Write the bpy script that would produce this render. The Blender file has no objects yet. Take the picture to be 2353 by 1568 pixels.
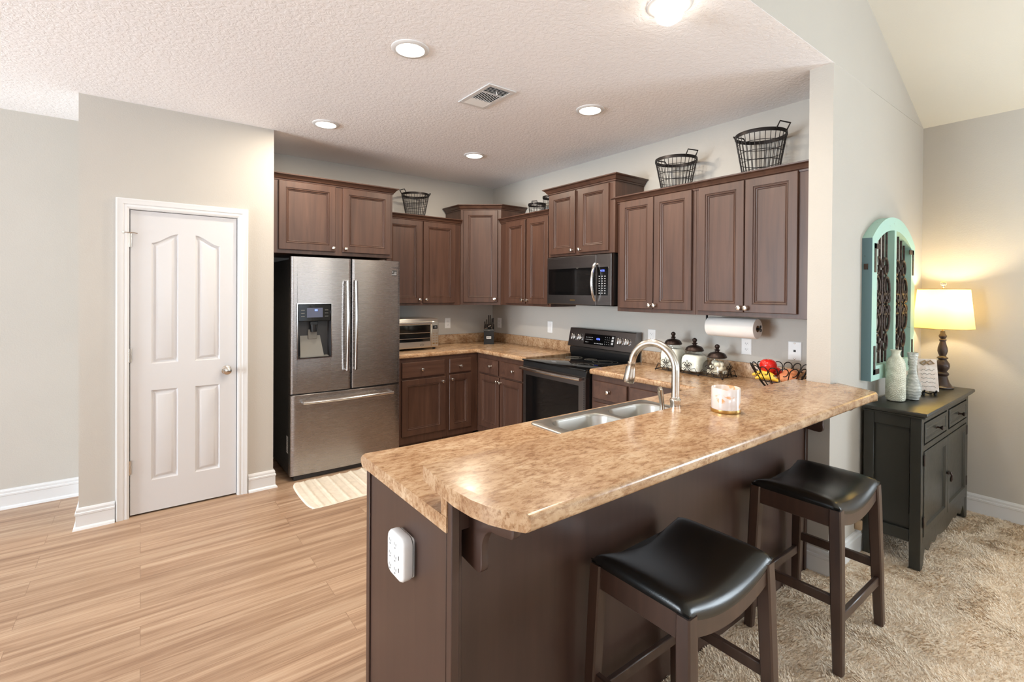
import bpy, bmesh, math, random
from mathutils import Vector, Matrix, noise as mnoise
random.seed(7)
PI = math.pi
S = bpy.context.scene
COL = S.collection

# ------------------------------------------------------------------ camera
def make_camera():
    yaw, pitch, roll = 0.6519, -0.0071, 0.0065
    cy, sy = math.cos(yaw), math.sin(yaw)
    f = Vector((sy*math.cos(pitch), cy*math.cos(pitch), math.sin(pitch)))
    r = Vector((cy, -sy, 0)); u = r.cross(f)
    r2 = r*math.cos(roll)+u*math.sin(roll); u2 = -r*math.sin(roll)+u*math.cos(roll)
    cam = bpy.data.cameras.new('camera'); o = bpy.data.objects.new('camera', cam)
    COL.objects.link(o)
    m = Matrix((r2, u2, -f)).transposed().to_4x4()
    m.translation = (0, 0, 1.512)
    o.matrix_world = m
    cam.sensor_width = 36.0
    cam.lens = 1118.5041/2353*36
    cam.shift_y = -(784-679.5755)/2353
    cam.clip_start = 0.05
    S.camera = o
make_camera()

# ------------------------------------------------------------------ world, daylight, exposure
S.view_settings.view_transform = 'Standard'
S.view_settings.look = 'None'
S.view_settings.exposure = 0.42
S.view_settings.gamma = 1.0
S.view_settings.use_curve_mapping = False
S.cycles.max_bounces = 10
S.cycles.diffuse_bounces = 6
S.cycles.glossy_bounces = 5
S.cycles.transmission_bounces = 8
S.cycles.sample_clamp_indirect = 6.0
S.cycles.caustics_reflective = False
S.cycles.caustics_refractive = False
W = bpy.data.worlds.new('daylight'); S.world = W; W.use_nodes = True
W.node_tree.nodes['Background'].inputs[0].default_value = (0.80, 0.90, 1.0, 1)
W.node_tree.nodes['Background'].inputs[1].default_value = 1.5

XRW_WIN = 4.80
def area(name, loc, size, power, color, direction, spread=PI):
    l = bpy.data.lights.new(name, 'AREA'); l.shape = 'RECTANGLE'
    l.size, l.size_y = size; l.energy = power; l.color = color; l.spread = spread
    o = bpy.data.objects.new(name, l); COL.objects.link(o); o.location = loc
    o.rotation_euler = Vector(direction).to_track_quat('-Z', 'Y').to_euler()
    return o
DAY = (0.80, 0.91, 1.0)
area('window_daylight', (-6.15, 2.9, 1.3), (2.8, 2.1), 400, DAY, (1, 0, 0.1))
area('window_daylight', (-1.5, -5.2, 1.45), (2.2, 1.9), 260, DAY, (0, 1, 6.0))
area('window_daylight', (2.3, -5.2, 1.45), (2.6, 1.9), 100, DAY, (0, 1, 5.0))
area('window_daylight', (XRW_WIN, -1.75, 1.35), (1.5, 1.6), 95, DAY, (-1, 0.1, 0.3))

# ------------------------------------------------------------------ constants (metres, camera stands at x=0 y=0)
H = 2.743
XR, YF = 3.345, 4.765            # range wall, rear wall
XW, YK, YL = 2.924, 1.146, 1.029  # end of the wing wall, its kitchen and living faces
YP, XPL, XPR = 4.081, -0.309, 0.812
ZB, ZC, TH = 1.0335, 0.935, 0.040
XRW = 4.61

# ------------------------------------------------------------------ materials
def lin(c):
    return tuple(((v/255)/12.92 if v/255 <= 0.04045 else ((v/255+0.055)/1.055)**2.4) for v in c)
class N:
    def __init__(s, name):
        s.m = bpy.data.materials.new(name); s.m.use_nodes = True
        s.t = s.m.node_tree; s.b = s.t.nodes['Principled BSDF']
    def n(s, typ, **kw):
        nd = s.t.nodes.new(typ)
        for k, v in kw.items():
            if k in nd.inputs: nd.inputs[k].default_value = v
            else: setattr(nd, k, v)
        return nd
    def l(s, a, ao, b, bi): s.t.links.new(a.outputs[ao], b.inputs[bi])
    def set(s, **kw):
        for k, v in kw.items():
            k = k.replace('_', ' ')
            s.b.inputs[k].default_value = v
    def coord(s, scale=(1, 1, 1), rot=(0, 0, 0), out='Object'):
        tc = s.n('ShaderNodeTexCoord'); mp = s.n('ShaderNodeMapping')
        mp.inputs['Scale'].default_value = scale; mp.inputs['Rotation'].default_value = rot
        s.l(tc, out, mp, 'Vector'); return mp
    def noise(s, mp, scale, detail=4, rough=0.6, dist=0.0):
        nd = s.n('ShaderNodeTexNoise'); nd.inputs['Scale'].default_value = scale
        nd.inputs['Detail'].default_value = detail; nd.inputs['Roughness'].default_value = rough
        nd.inputs['Distortion'].default_value = dist
        s.l(mp, 0, nd, 'Vector'); return nd
    def ramp(s, src, stops, out='Fac'):
        r = s.n('ShaderNodeValToRGB'); s.l(src, out, r, 'Fac')
        e = r.color_ramp.elements
        while len(e) < len(stops): e.new(0.5)
        for el, (p, c) in zip(e, stops):
            el.position = p; el.color = (*c, 1) if len(c) == 3 else c
        return r
    def bump(s, src, strength, dist=0.01, out='Fac'):
        b = s.n('ShaderNodeBump'); b.inputs['Strength'].default_value = strength
        b.inputs['Distance'].default_value = dist
        s.l(src, out, b, 'Height'); s.l(b, 0, s.b, 'Normal'); return b

def flat(name, rgb, rough=0.5, metal=0.0, **kw):
    k = N(name); k.set(Base_Color=(*lin(rgb), 1), Roughness=rough, Metallic=metal, **kw)
    # a trace of wear in the gloss keeps the surface from looking plastic
    mp = k.coord(); nz = k.noise(mp, 35, 3)
    mr = k.n('ShaderNodeMapRange'); mr.inputs['To Min'].default_value = max(0.02, rough-0.05)
    mr.inputs['To Max'].default_value = min(1, rough+0.05)
    k.l(nz, 'Fac', mr, 'Value'); k.l(mr, 0, k.b, 'Roughness')
    return k.m

def wallpaint(name, rgb):
    k = N(name); k.set(Roughness=0.62)
    mp = k.coord(); a = k.noise(mp, 1.3, 3)
    c = lin(rgb)
    r = k.ramp(a, [(0.3, tuple(v*0.975 for v in c)), (0.7, tuple(min(1, v*1.02) for v in c))])
    k.l(r, 0, k.b, 'Base Color')
    b = k.noise(mp, 120, 3); k.bump(b, 0.25, 0.003)
    return k.m
M_wall = wallpaint('wall_paint', (192, 187, 179))
M_white = flat('white_trim_paint', (222, 222, 222), 0.35)
M_door = flat('white_door_paint', (214, 213, 214), 0.38)

def ceilmat():
    k = N('knockdown_ceiling'); k.set(Roughness=0.85)
    mp = k.coord(); a = k.noise(mp, 1.0, 2); c = lin((250, 250, 253))
    r = k.ramp(a, [(0.3, tuple(v*0.98 for v in c)), (0.7, c)]); k.l(r, 0, k.b, 'Base Color')
    n1 = k.noise(mp, 42, 5, 0.55, 0.6)
    rr = k.ramp(n1, [(0.42, (0, 0, 0)), (0.56, (1, 1, 1))])
    k.bump(rr, 0.3, 0.006, 'Color')
    return k.m
M_ceil = ceilmat()
M_vault = wallpaint('vault_paint', (222, 220, 212))

def woodmat(name, dark, mid, light, rough=0.42, axis='z', coat=0.12):
    k = N(name); k.set(Roughness=rough, Coat_Weight=coat, Coat_Roughness=0.22)
    sc = {'z': (14, 14, 0.9), 'x': (0.9, 14, 14), 'y': (14, 0.9, 14)}[axis]
    mp = k.coord(sc); a = k.noise(mp, 1.6, 5, 0.55, 0.5)
    mp2 = k.coord((1, 1, 1)); b = k.noise(mp2, 2.5, 3)
    r = k.ramp(a, [(0.25, lin(dark)), (0.55, lin(mid)), (0.85, lin(light))])
    mx = k.n('ShaderNodeMix', data_type='RGBA', blend_type='MULTIPLY'); mx.inputs[0].default_value = 0.55
    r2 = k.ramp(b, [(0.25, (0.80, 0.79, 0.78)), (0.75, (1, 1, 1))])
    k.l(r, 0, mx, 6); k.l(r2, 0, mx, 7); k.l(mx, 2, k.b, 'Base Color')
    k.bump(a, 0.06, 0.002)
    return k.m
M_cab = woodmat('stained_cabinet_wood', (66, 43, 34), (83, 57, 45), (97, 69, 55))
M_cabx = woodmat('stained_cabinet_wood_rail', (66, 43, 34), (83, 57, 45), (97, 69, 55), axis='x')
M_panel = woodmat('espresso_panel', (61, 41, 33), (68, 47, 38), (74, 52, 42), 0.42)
M_stool = woodmat('dark_stool_wood', (57, 41, 34), (70, 51, 42), (81, 61, 50), 0.34)
M_console = flat('charcoal_green_console_paint', (45, 45, 40), 0.33)
M_lampwood = woodmat('espresso_lamp_wood', (52, 38, 34), (68, 50, 44), (84, 62, 54), 0.3)

def laminate():
    k = N('mottled_laminate'); k.set(Roughness=0.24, Coat_Weight=0.2, Coat_Roughness=0.12)
    a = k.noise(k.coord((0.8, 1.4, 1)), 8, 7, 0.66, 0.4); b = k.noise(k.coord((0.75, 1.7, 1.4)), 42, 6, 0.7, 0.4); c = k.noise(k.coord((0.6, 1.6, 1.2)), 80, 4, 0.65, 0.3)
    r = k.ramp(a, [(0.30, lin((154, 118, 88))), (0.44, lin((181, 147, 113))), (0.58, lin((199, 169, 136))), (0.78, lin((208, 185, 157)))])
    r2 = k.ramp(b, [(0.32, lin((150, 116, 88))), (0.43, lin((205, 182, 158))), (0.54, (1, 1, 1)), (0.75, (1, 1, 1))])
    r3 = k.ramp(c, [(0.33, (0.42, 0.33, 0.27)), (0.42, (1, 1, 1))])
    m1 = k.n('ShaderNodeMix', data_type='RGBA', blend_type='MULTIPLY'); m1.inputs[0].default_value = 0.65
    m2 = k.n('ShaderNodeMix', data_type='RGBA', blend_type='MULTIPLY'); m2.inputs[0].default_value = 0.55
    k.l(r, 0, m1, 6); k.l(r2, 0, m1, 7); k.l(m1, 2, m2, 6); k.l(r3, 0, m2, 7); k.l(m2, 2, k.b, 'Base Color')
    return k.m
M_lam = laminate()

def floormat():
    k = N('vinyl_plank'); k.set(Roughness=0.38)
    mp = k.coord()
    br = k.n('ShaderNodeTexBrick'); k.l(mp, 0, br, 'Vector')
    br.offset = 0.37; br.offset_frequency = 2; br.squash = 1.0
    br.inputs['Color1'].default_value = (0, 0, 0, 1); br.inputs['Color2'].default_value = (1, 1, 1, 1)
    br.inputs['Mortar'].default_value = (0.5, 0.5, 0.5, 1)
    br.inputs['Scale'].default_value = 1.0; br.inputs['Mortar Size'].default_value = 0.0012
    br.inputs['Brick Width'].default_value = 1.22; br.inputs['Row Height'].default_value = 0.152
    br.inputs['Bias'].default_value = 0.0
    # shift the grain on each plank
    sx = k.n('ShaderNodeSeparateXYZ'); k.l(mp, 0, sx, 0)
    mu = k.n('ShaderNodeMath', operation='MULTIPLY'); mu.inputs[1].default_value = 9.0; k.l(br, 'Color', mu, 0)
    ad = k.n('ShaderNodeMath', operation='ADD'); k.l(sx, 0, ad, 0); k.l(mu, 0, ad, 1)
    cb = k.n('ShaderNodeCombineXYZ'); k.l(ad, 0, cb, 0); k.l(sx, 1, cb, 1); k.l(mu, 0, cb, 2)
    m2 = k.n('ShaderNodeMapping'); m2.inputs['Scale'].default_value = (0.55, 13, 1); k.l(cb, 0, m2, 0)
    g = k.noise(m2, 1.5, 6, 0.66, 0.5)
    m3 = k.n('ShaderNodeMapping'); m3.inputs['Scale'].default_value = (2.2, 110, 1); k.l(cb, 0, m3, 0)
    g2 = k.noise(m3, 2.0, 4, 0.6, 0.4)
    r = k.ramp(g, [(0.27, lin((126, 96, 76))), (0.42, lin((164, 132, 106))), (0.56, lin((192, 162, 135))), (0.76, lin((208, 184, 159)))])
    r2 = k.ramp(g2, [(0.3, (0.70, 0.65, 0.60)), (0.6, (1, 1, 1))])
    r3 = k.ramp(br, [(0, (0.87, 0.86, 0.85)), (1, (1.0, 1.0, 1.0))], 'Color')
    ma = k.n('ShaderNodeMix', data_type='RGBA', blend_type='MULTIPLY'); ma.inputs[0].default_value = 0.7
    mb = k.n('ShaderNodeMix', data_type='RGBA', blend_type='MULTIPLY'); mb.inputs[0].default_value = 1.0
    mc = k.n('ShaderNodeMix', data_type='RGBA'); mc.inputs[7].default_value = (*lin((108, 79, 57)), 1)
    k.l(r, 0, ma, 6); k.l(r2, 0, ma, 7); k.l(ma, 2, mb, 6); k.l(r3, 0, mb, 7)
    k.l(mb, 2, mc, 6)
    sc = k.n('ShaderNodeMath', operation='MULTIPLY'); sc.inputs[1].default_value = 0.55; k.l(br, 'Fac', sc, 0)
    k.l(sc, 0, mc, 0); k.l(mc, 2, k.b, 'Base Color')
    k.bump(g2, 0.12, 0.002)
    return k.m
M_floor = floormat()

def carpetmat():
    k = N('shag_carpet'); k.set(Roughness=0.95)
    a = k.noise(k.coord(), 60, 4, 0.7, 0.2); b = k.noise(k.coord(), 5, 4)
    r = k.ramp(a, [(0.28, lin((214, 188, 158))), (0.5, lin((238, 220, 196))), (0.72, lin((250, 240, 226)))])
    r2 = k.ramp(b, [(0.3, (0.88, 0.87, 0.86)), (0.7, (1, 1, 1))])
    m = k.n('ShaderNodeMix', data_type='RGBA', blend_type='MULTIPLY'); m.inputs[0].default_value = 1
    k.l(r, 0, m, 6); k.l(r2, 0, m, 7); k.l(m, 2, k.b, 'Base Color')
    return k.m
M_carpet = carpetmat()

def steel(name, rgb, rough=0.26, axis='z', aniso=0.0, streak=0.12):
    k = N(name); k.set(Base_Color=(*lin(rgb), 1), Metallic=1.0, Roughness=rough, Anisotropic=aniso)
    sc = {'z': (260, 260, 2.0), 'x': (2.0, 260, 260), 'y': (260, 2.0, 260)}[axis]
    a = k.noise(k.coord(sc), 1.0, 3)
    mr = k.n('ShaderNodeMapRange'); mr.inputs['To Min'].default_value = rough-streak/2; mr.inputs['To Max'].default_value = rough+streak/2
    k.l(a, 'Fac', mr, 'Value'); k.l(mr, 0, k.b, 'Roughness')
    if aniso:
        tg = k.n('ShaderNodeTangent', direction_type='RADIAL', axis='Z'); k.l(tg, 0, k.b, 'Tangent')
        k.b.inputs['Anisotropic Rotation'].default_value = 0.25
    else: k.bump(a, 0.05, 0.0006)
    return k.m
M_steel = steel('brushed_stainless', (168, 163, 161), 0.27, 'x', 0.75, 0.06)
M_steelv = steel('polished_stainless', (214, 212, 210), 0.14, 'z', streak=0.04)
M_sink = flat('satin_sink_steel', (188, 186, 180), 0.30, 1.0)
M_blacksteel = steel('black_stainless', (122, 118, 117), 0.30, 'y')
M_ovensteel = steel('oven_stainless', (226, 218, 205), 0.3, 'x')
M_nickel = flat('satin_nickel', (205, 198, 188), 0.24, 1.0)
M_knob = flat('polished_nickel_knob', (232, 228, 222), 0.16, 1.0)
M_blackglass = flat('black_glass', (10, 10, 11), 0.06)
M_glassdark = flat('tinted_oven_glass', (16, 15, 15), 0.05)
M_black = flat('black_plastic', (22, 22, 23), 0.38)
M_dark = flat('charcoal_appliance_side', (50, 49, 50), 0.45)
M_iron = flat('black_wrought_iron', (38, 33, 32), 0.45, 0.6)
M_bronze = flat('oil_rubbed_bronze', (58, 46, 42), 0.38, 0.7)
M_plate = flat('white_plastic_plate', (243, 243, 242), 0.3)
M_slot = flat('dark_slot', (40, 38, 38), 0.6)
M_grey = flat('grey_plastic', (120, 118, 112), 0.5)
M_lettergrey = flat('pale_print', (190, 190, 192), 0.4)
M_letterdark = flat('dark_print', (70, 68, 70), 0.4)
M_paper = flat('white_paper_towel', (246, 243, 238), 0.9)
M_core = flat('cardboard_core', (176, 150, 120), 0.8)
M_leather = None
def leather():
    k = N('black_leather'); k.set(Base_Color=(*lin((22, 22, 21)), 1), Roughness=0.27)
    mp = k.coord(); v = k.n('ShaderNodeTexVoronoi'); v.inputs['Scale'].default_value = 330; k.l(mp, 0, v, 'Vector')
    k.bump(v, 0.10, 0.001, 'Distance'); return k.m
M_leather = leather()

def emit(name, rgb, strength):
    k = N(name); k.set(Base_Color=(*lin(rgb), 1), Roughness=0.4, Emission_Color=(*lin(rgb), 1), Emission_Strength=strength); return k.m
M_led = emit('lit_light_lens', (255, 246, 230), 9.0)
M_bluelcd = emit('blue_lit_digits', (90, 110, 255), 2.4)
M_lcddim = emit('grey_lcd_screen', (74, 78, 96), 0.25)
M_bulb = emit('warm_bulb', (255, 226, 170), 10.0)

def glass(name, rgb=(255, 255, 255), rough=0.02, ior=1.45):
    k = N(name); k.set(Base_Color=(*lin(rgb), 1), Roughness=rough, Transmission_Weight=1.0, IOR=ior); return k.m
def thinglass(name):
    k = N(name); tr = k.n('ShaderNodeBsdfTransparent'); gl = k.n('ShaderNodeBsdfGlossy'); gl.inputs['Roughness'].default_value = 0.03
    tr.inputs[0].default_value = (0.97, 0.985, 0.98, 1)
    fr = k.n('ShaderNodeLayerWeight'); fr.inputs['Blend'].default_value = 0.5
    pw = k.n('ShaderNodeMath', operation='POWER'); pw.inputs[1].default_value = 4.0; k.l(fr, 'Facing', pw, 0)
    ml = k.n('ShaderNodeMath', operation='MULTIPLY_ADD'); ml.inputs[1].default_value = 0.5; ml.inputs[2].default_value = 0.035; k.l(pw, 0, ml, 0)
    mx = k.n('ShaderNodeMixShader'); k.l(ml, 0, mx, 0); k.l(tr, 0, mx, 1); k.l(gl, 0, mx, 2)
    k.l(mx, 0, k.t.nodes['Material Output'], 'Surface'); return k.m
M_glass = thinglass('clear_glass')
M_crystal = glass('crystal_ball', (250, 252, 255))

def fabricmat(name, rgb, sc=400):
    k = N(name); k.set(Roughness=0.9)
    mp = k.coord((1, 1, 1)); w = k.n('ShaderNodeTexWave'); w.inputs['Scale'].default_value = sc/6; w.inputs['Distortion'].default_value = 1.5
    k.l(mp, 0, w, 'Vector'); nz = k.noise(mp, 14, 4)
    c = lin(rgb); r = k.ramp(nz, [(0.3, tuple(v*0.86 for v in c)), (0.7, c)])
    k.l(r, 0, k.b, 'Base Color'); k.bump(w, 0.3, 0.002)
    return k.m
M_rug = fabricmat('cream_cotton', (238, 226, 208))
def shademat():
    k = N('lit_linen_shade'); k.set(Base_Color=(*lin((242, 224, 160)), 1), Roughness=0.9)
    mp = k.coord((1, 1, 60)); nz = k.noise(mp, 8, 3); k.bump(nz, 0.2, 0.001)
    tr = k.n('ShaderNodeBsdfTranslucent'); tr.inputs[0].default_value = (*lin((250, 228, 150)), 1)
    mx = k.n('ShaderNodeMixShader'); mx.inputs[0].default_value = 0.42
    out = k.t.nodes['Material Output']
    k.l(k.b, 0, mx, 1); k.l(tr, 0, mx, 2); k.l(mx, 0, out, 'Surface'); return k.m
M_shade = shademat()

def speck(name, a, b, scale, rough=0.5, metal=0.0, lo=0.4, hi=0.6, bump=0.0):
    k = N(name); k.set(Roughness=rough, Metallic=metal)
    nz = k.noise(k.coord(), scale, 5, 0.65, 0.6)
    r = k.ramp(nz, [(lo, lin(a)), (hi, lin(b))]); k.l(r, 0, k.b, 'Base Color')
    if bump: k.bump(nz, bump, 0.004)
    return k.m
M_teal = speck('distressed_aqua_paint', (96, 84, 74), (176, 214, 202), 26, 0.55, 0, 0.26, 0.34)
M_tealside = speck('weathered_blue_paint', (70, 70, 68), (98, 128, 136), 26, 0.6, 0, 0.26, 0.36)
M_rust = speck('aged_iron', (52, 42, 38), (84, 70, 62), 60, 0.55, 0.5)
M_vasea = speck('cream_glazed_ceramic', (196, 196, 176), (226, 226, 208), 20, 0.3)
M_vaseb = speck('grey_glazed_ceramic', (164, 168, 164), (204, 206, 200), 24, 0.28)
M_apple = speck('red_apple_skin', (206, 30, 26), (232, 60, 40), 9, 0.22)
M_banana = speck('yellow_banana_skin', (226, 176, 40), (244, 210, 70), 14, 0.4)
M_peach = speck('peach_skin', (196, 116, 76), (222, 150, 104), 10, 0.5)
M_potato = speck('brown_potato_skin', (150, 92, 66), (186, 128, 96), 20, 0.7, bump=0.3)
M_flour = speck('white_flour', (246, 242, 232), (252, 250, 244), 60, 0.95)
M_cookie = speck('cream_lumps', (236, 222, 196), (250, 244, 232), 40, 0.8)
M_stickerp = speck('printed_plaque', (226, 208, 196), (246, 238, 232), 18, 0.6)
M_gold = flat('dull_brass', (196, 160, 100), 0.3, 1.0)
def candlemat():
    k = N('printed_candle_glass'); k.set(Roughness=0.12, Coat_Weight=0.5)
    mp = k.coord((1, 1, 1))
    nz = k.noise(k.coord((14, 14, 22)), 1.3, 3, 0.55, 0.4)
    r = k.ramp(nz, [(0.56, lin((222, 210, 204))), (0.62, lin((220, 168, 118))), (0.72, lin((224, 150, 96)))])
    k.l(r, 0, k.b, 'Base Color'); return k.m
M_candle = candlemat()
M_wax = N('glowing_wax'); M_wax.set(Base_Color=(*lin((236, 222, 196)), 1), Roughness=0.5, Subsurface_Weight=0.3, Subsurface_Radius=(0.02, 0.01, 0.006)); M_wax = M_wax.m

# ------------------------------------------------------------------ mesh builder
def frame(o, u, v, n):
    m = Matrix((Vector(u), Vector(v), Vector(n))).transposed().to_4x4(); m.translation = o; return m
def F_rear(x, y, z): return frame((x, y, z), (1, 0, 0), (0, 0, 1), (0, -1, 0))       # faces the viewer, -y
def F_range(x, y, z): return frame((x, y, z), (0, -1, 0), (0, 0, 1), (-1, 0, 0))     # faces -x
def F_back(x, y, z): return frame((x, y, z), (-1, 0, 0), (0, 0, 1), (0, 1, 0))       # faces +y
I4 = Matrix.Identity(4)

class MB:
    def __init__(s, M=I4): s.v = []; s.f = []; s.mi = []; s.M = M; s.m = 0
    def add(s, vs, fs, M=None):
        M = s.M if M is None else s.M @ M
        b = len(s.v)
        s.v += [M @ Vector(p) for p in vs]
        s.f += [tuple(b+i for i in f) for f in fs]; s.mi += [s.m]*len(fs)
        return s
    def mat(s, i): s.m = i; return s
    def box(s, x0, x1, y0, y1, z0, z1, bev=0.0, seg=1, M=None):
        if bev <= 0:
            vs = [(x, y, z) for z in (z0, z1) for y in (y0, y1) for x in (x0, x1)]
            return s.add(vs, [(0, 2, 3, 1), (4, 5, 7, 6), (0, 1, 5, 4), (2, 6, 7, 3), (0, 4, 6, 2), (1, 3, 7, 5)], M)
        bm = bmesh.new(); bmesh.ops.create_cube(bm, size=1)
        for v in bm.verts:
            v.co = Vector(((x0+x1)/2+v.co.x*(x1-x0), (y0+y1)/2+v.co.y*(y1-y0), (z0+z1)/2+v.co.z*(z1-z0)))
        bev = min(bev, 0.45*min(x1-x0, y1-y0, z1-z0))
        bmesh.ops.bevel(bm, geom=bm.edges[:], offset=bev, segments=seg, profile=0.5, affect='EDGES')
        return s.bm(bm, M)
    def bm(s, bm, M=None):
        bm.verts.index_update()
        s.add([v.co[:] for v in bm.verts], [[v.index for v in f.verts] for f in bm.faces], M); bm.free(); return s
    def rings(s, x0, x1, y0, y1, prof, M=None, closeback=True):
        vs = []; fs = []
        for ins, n in prof:
            vs += [(x0+ins, y0+ins, n), (x1-ins, y0+ins, n), (x1-ins, y1-ins, n), (x0+ins, y1-ins, n)]
        for i in range(len(prof)-1):
            for k in range(4):
                a = i*4+k; b = i*4+(k+1) % 4
                fs.append((a, b, b+4, a+4))
        l = (len(prof)-1)*4; fs.append((l, l+1, l+2, l+3))
        if closeback: fs.append((3, 2, 1, 0))
        return s.add(vs, fs, M)
    def polyrings(s, rings, M=None, cap0=True, cap1=True, closed=True):
        n = len(rings[0]); vs = [p for r in rings for p in r]; fs = []
        for i in range(len(rings)-1):
            for k in range(n if closed else n-1):
                a = i*n+k; b = i*n+(k+1) % n
                fs.append((a, b, b+n, a+n))
        if cap0: fs.append(tuple(reversed(range(n))))
        if cap1: fs.append(tuple(range((len(rings)-1)*n, len(rings)*n)))
        return s.add(vs, fs, M)
    def prism(s, poly, z0, z1, M=None, bev=0.0, seg=2):
        if bev <= 0:
            return s.polyrings([[(x, y, z0) for x, y in poly], [(x, y, z1) for x, y in poly]], M)
        bm = bmesh.new()
        f = bm.faces.new([bm.verts.new((x, y, z0)) for x, y in poly])
        r = bmesh.ops.extrude_face_region(bm, geom=[f])
        bmesh.ops.translate(bm, verts=[e for e in r['geom'] if isinstance(e, bmesh.types.BMVert)], vec=(0, 0, z1-z0))
        bmesh.ops.recalc_face_normals(bm, faces=bm.faces[:])
        ed = [e for e in bm.edges if abs(e.verts[0].co.z-e.verts[1].co.z) < 1e-6]
        bmesh.ops.bevel(bm, geom=ed, offset=bev, segments=seg, profile=0.5, affect='EDGES')
        return s.bm(bm, M)
    def lathe(s, prof, c=(0, 0, 0), seg=24, M=None, cap=True):
        rings = [[(c[0]+r*math.cos(2*PI*k/seg), c[1]+r*math.sin(2*PI*k/seg), c[2]+z) for k in range(seg)] for r, z in prof]
        return s.polyrings(rings, M, cap, cap)
    def tube(s, path, r, sides=6, closed=False, M=None, caps=True):
        P = [Vector(p) for p in path]; n = len(P)
        rr = r if isinstance(r, (list, tuple)) else [r]*n
        T = []
        for i in range(n):
            if closed: t = P[(i+1) % n]-P[i-1]
            else: t = P[min(i+1, n-1)]-P[max(i-1, 0)]
            T.append(t.normalized() if t.length > 1e-9 else Vector((0, 0, 1)))
        ref = Vector((0, 0, 1)) if abs(T[0].z) < 0.9 else Vector((1, 0, 0))
        nrm = (ref-T[0]*ref.dot(T[0])).normalized()
        rings = []
        for i in range(n):
            nrm = nrm-T[i]*nrm.dot(T[i])
            nrm = nrm.normalized() if nrm.length > 1e-6 else T[i].orthogonal().normalized()
            b = T[i].cross(nrm)
            rings.append([tuple(P[i]+(nrm*math.cos(2*PI*k/sides)+b*math.sin(2*PI*k/sides))*rr[i]) for k in range(sides)])
        if closed: rings.append(rings[0]); return s.polyrings(rings, M, False, False)
        return s.polyrings(rings, M, caps, caps)
    def sphere(s, c, r, sc=(1, 1, 1), seg=16, M=None):
        prof = []; nr = seg//2+1
        rings = []
        for i in range(nr):
            a = -PI/2+PI*i/(nr-1); rad = max(1e-4, math.cos(a))
            rings.append([(c[0]+r*sc[0]*rad*math.cos(2*PI*k/seg), c[1]+r*sc[1]*rad*math.sin(2*PI*k/seg), c[2]+r*sc[2]*math.sin(a)) for k in range(seg)])
        return s.polyrings(rings, M)
    def sweep(s, path, prof, M=None, caps=True):
        """profile (offset to the right of the path, height) swept with mitred corners"""
        n = len(path); rings = []
        D = [Vector((path[i+1][0]-path[i][0], path[i+1][1]-path[i][1])).normalized() for i in range(n-1)]
        for i in range(n):
            if i == 0: mv = Vector((D[0].y, -D[0].x))
            elif i == n-1: mv = Vector((D[-1].y, -D[-1].x))
            else:
                a = Vector((D[i-1].y, -D[i-1].x)); b = Vector((D[i].y, -D[i].x))
                mv = (a+b)/(1+a.dot(b))
            rings.append([(path[i][0]+mv.x*o, path[i][1]+mv.y*o, z) for o, z in prof])
        return s.polyrings(rings, M, caps, caps)
    def build(s, name, mats, parent=None, loc=None, smooth=40, recalc=True):
        if not isinstance(mats, (list, tuple)): mats = [mats]
        org = Vector(loc) if loc is not None else (Vector(parent['_o']) if parent is not None and '_o' in parent else Vector((0, 0, 0)))
        me = bpy.data.meshes.new(name)
        me.from_pydata([(p[0]-org[0], p[1]-org[1], p[2]-org[2]) for p in s.v], [], s.f)
        for m in mats: me.materials.append(m)
        me.polygons.foreach_set('material_index', s.mi)
        me.update()
        if recalc:
            bm = bmesh.new(); bm.from_mesh(me); bmesh.ops.recalc_face_normals(bm, faces=bm.faces[:]); bm.to_mesh(me); bm.free()
        if smooth:
            me.polygons.foreach_set('use_smooth', [True]*len(me.polygons))
            me.set_sharp_from_angle(angle=math.radians(smooth))
        o = bpy.data.objects.new(name, me); COL.objects.link(o)
        o['_o'] = tuple(org)
        if parent is not None: o.parent = parent
        else: o.location = org
        return o

def tag(o, label, cat, group=None):
    o['label'] = label; o['category'] = cat
    if group: o['group'] = group
    return o
def thing(name, label, cat, loc, group=None):
    o = bpy.data.objects.new(name, None); COL.objects.link(o); o.location = loc; o['_o'] = tuple(loc)
    o.empty_display_size = 0.05
    return tag(o, label, cat, group)
def struct(name, mb, mats, parent=None, **kw):
    o = mb.build(name, mats, parent, **kw)
    if parent is None: o['kind'] = 'structure'
    return o
def copy_thing(root, loc, label, group=None, rotz=0):
    r = root.copy(); COL.objects.link(r); r.location = loc; r.rotation_euler = (0, 0, rotz); r['label'] = label
    if group: r['group'] = group
    for ch in list(root.children):
        c = ch.copy(); COL.objects.link(c); c.parent = r
        for g in list(ch.children):
            d = g.copy(); COL.objects.link(d); d.parent = c
    return r
def letters(txt, size, M, name, mat, parent, depth=0.0004):
    cu = bpy.data.curves.new('t', 'FONT'); cu.body = txt; cu.size = size; cu.extrude = depth
    cu.align_x = 'CENTER'; cu.align_y = 'CENTER'
    to = bpy.data.objects.new('t', cu); COL.objects.link(to)
    dg = bpy.context.evaluated_depsgraph_get(); me = bpy.data.meshes.new_from_object(to.evaluated_get(dg))
    bpy.data.objects.remove(to); bpy.data.curves.remove(cu)
    mb = MB(M); mb.add([v.co[:] for v in me.vertices], [list(p.vertices) for p in me.polygons]); bpy.data.meshes.remove(me)
    return mb.build(name, mat, parent, smooth=0, recalc=False)
def arc(cx, cy, r, a0, a1, n):
    return [(cx+r*math.cos(a0+(a1-a0)*i/n), cy+r*math.sin(a0+(a1-a0)*i/n)) for i in range(n+1)]
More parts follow.
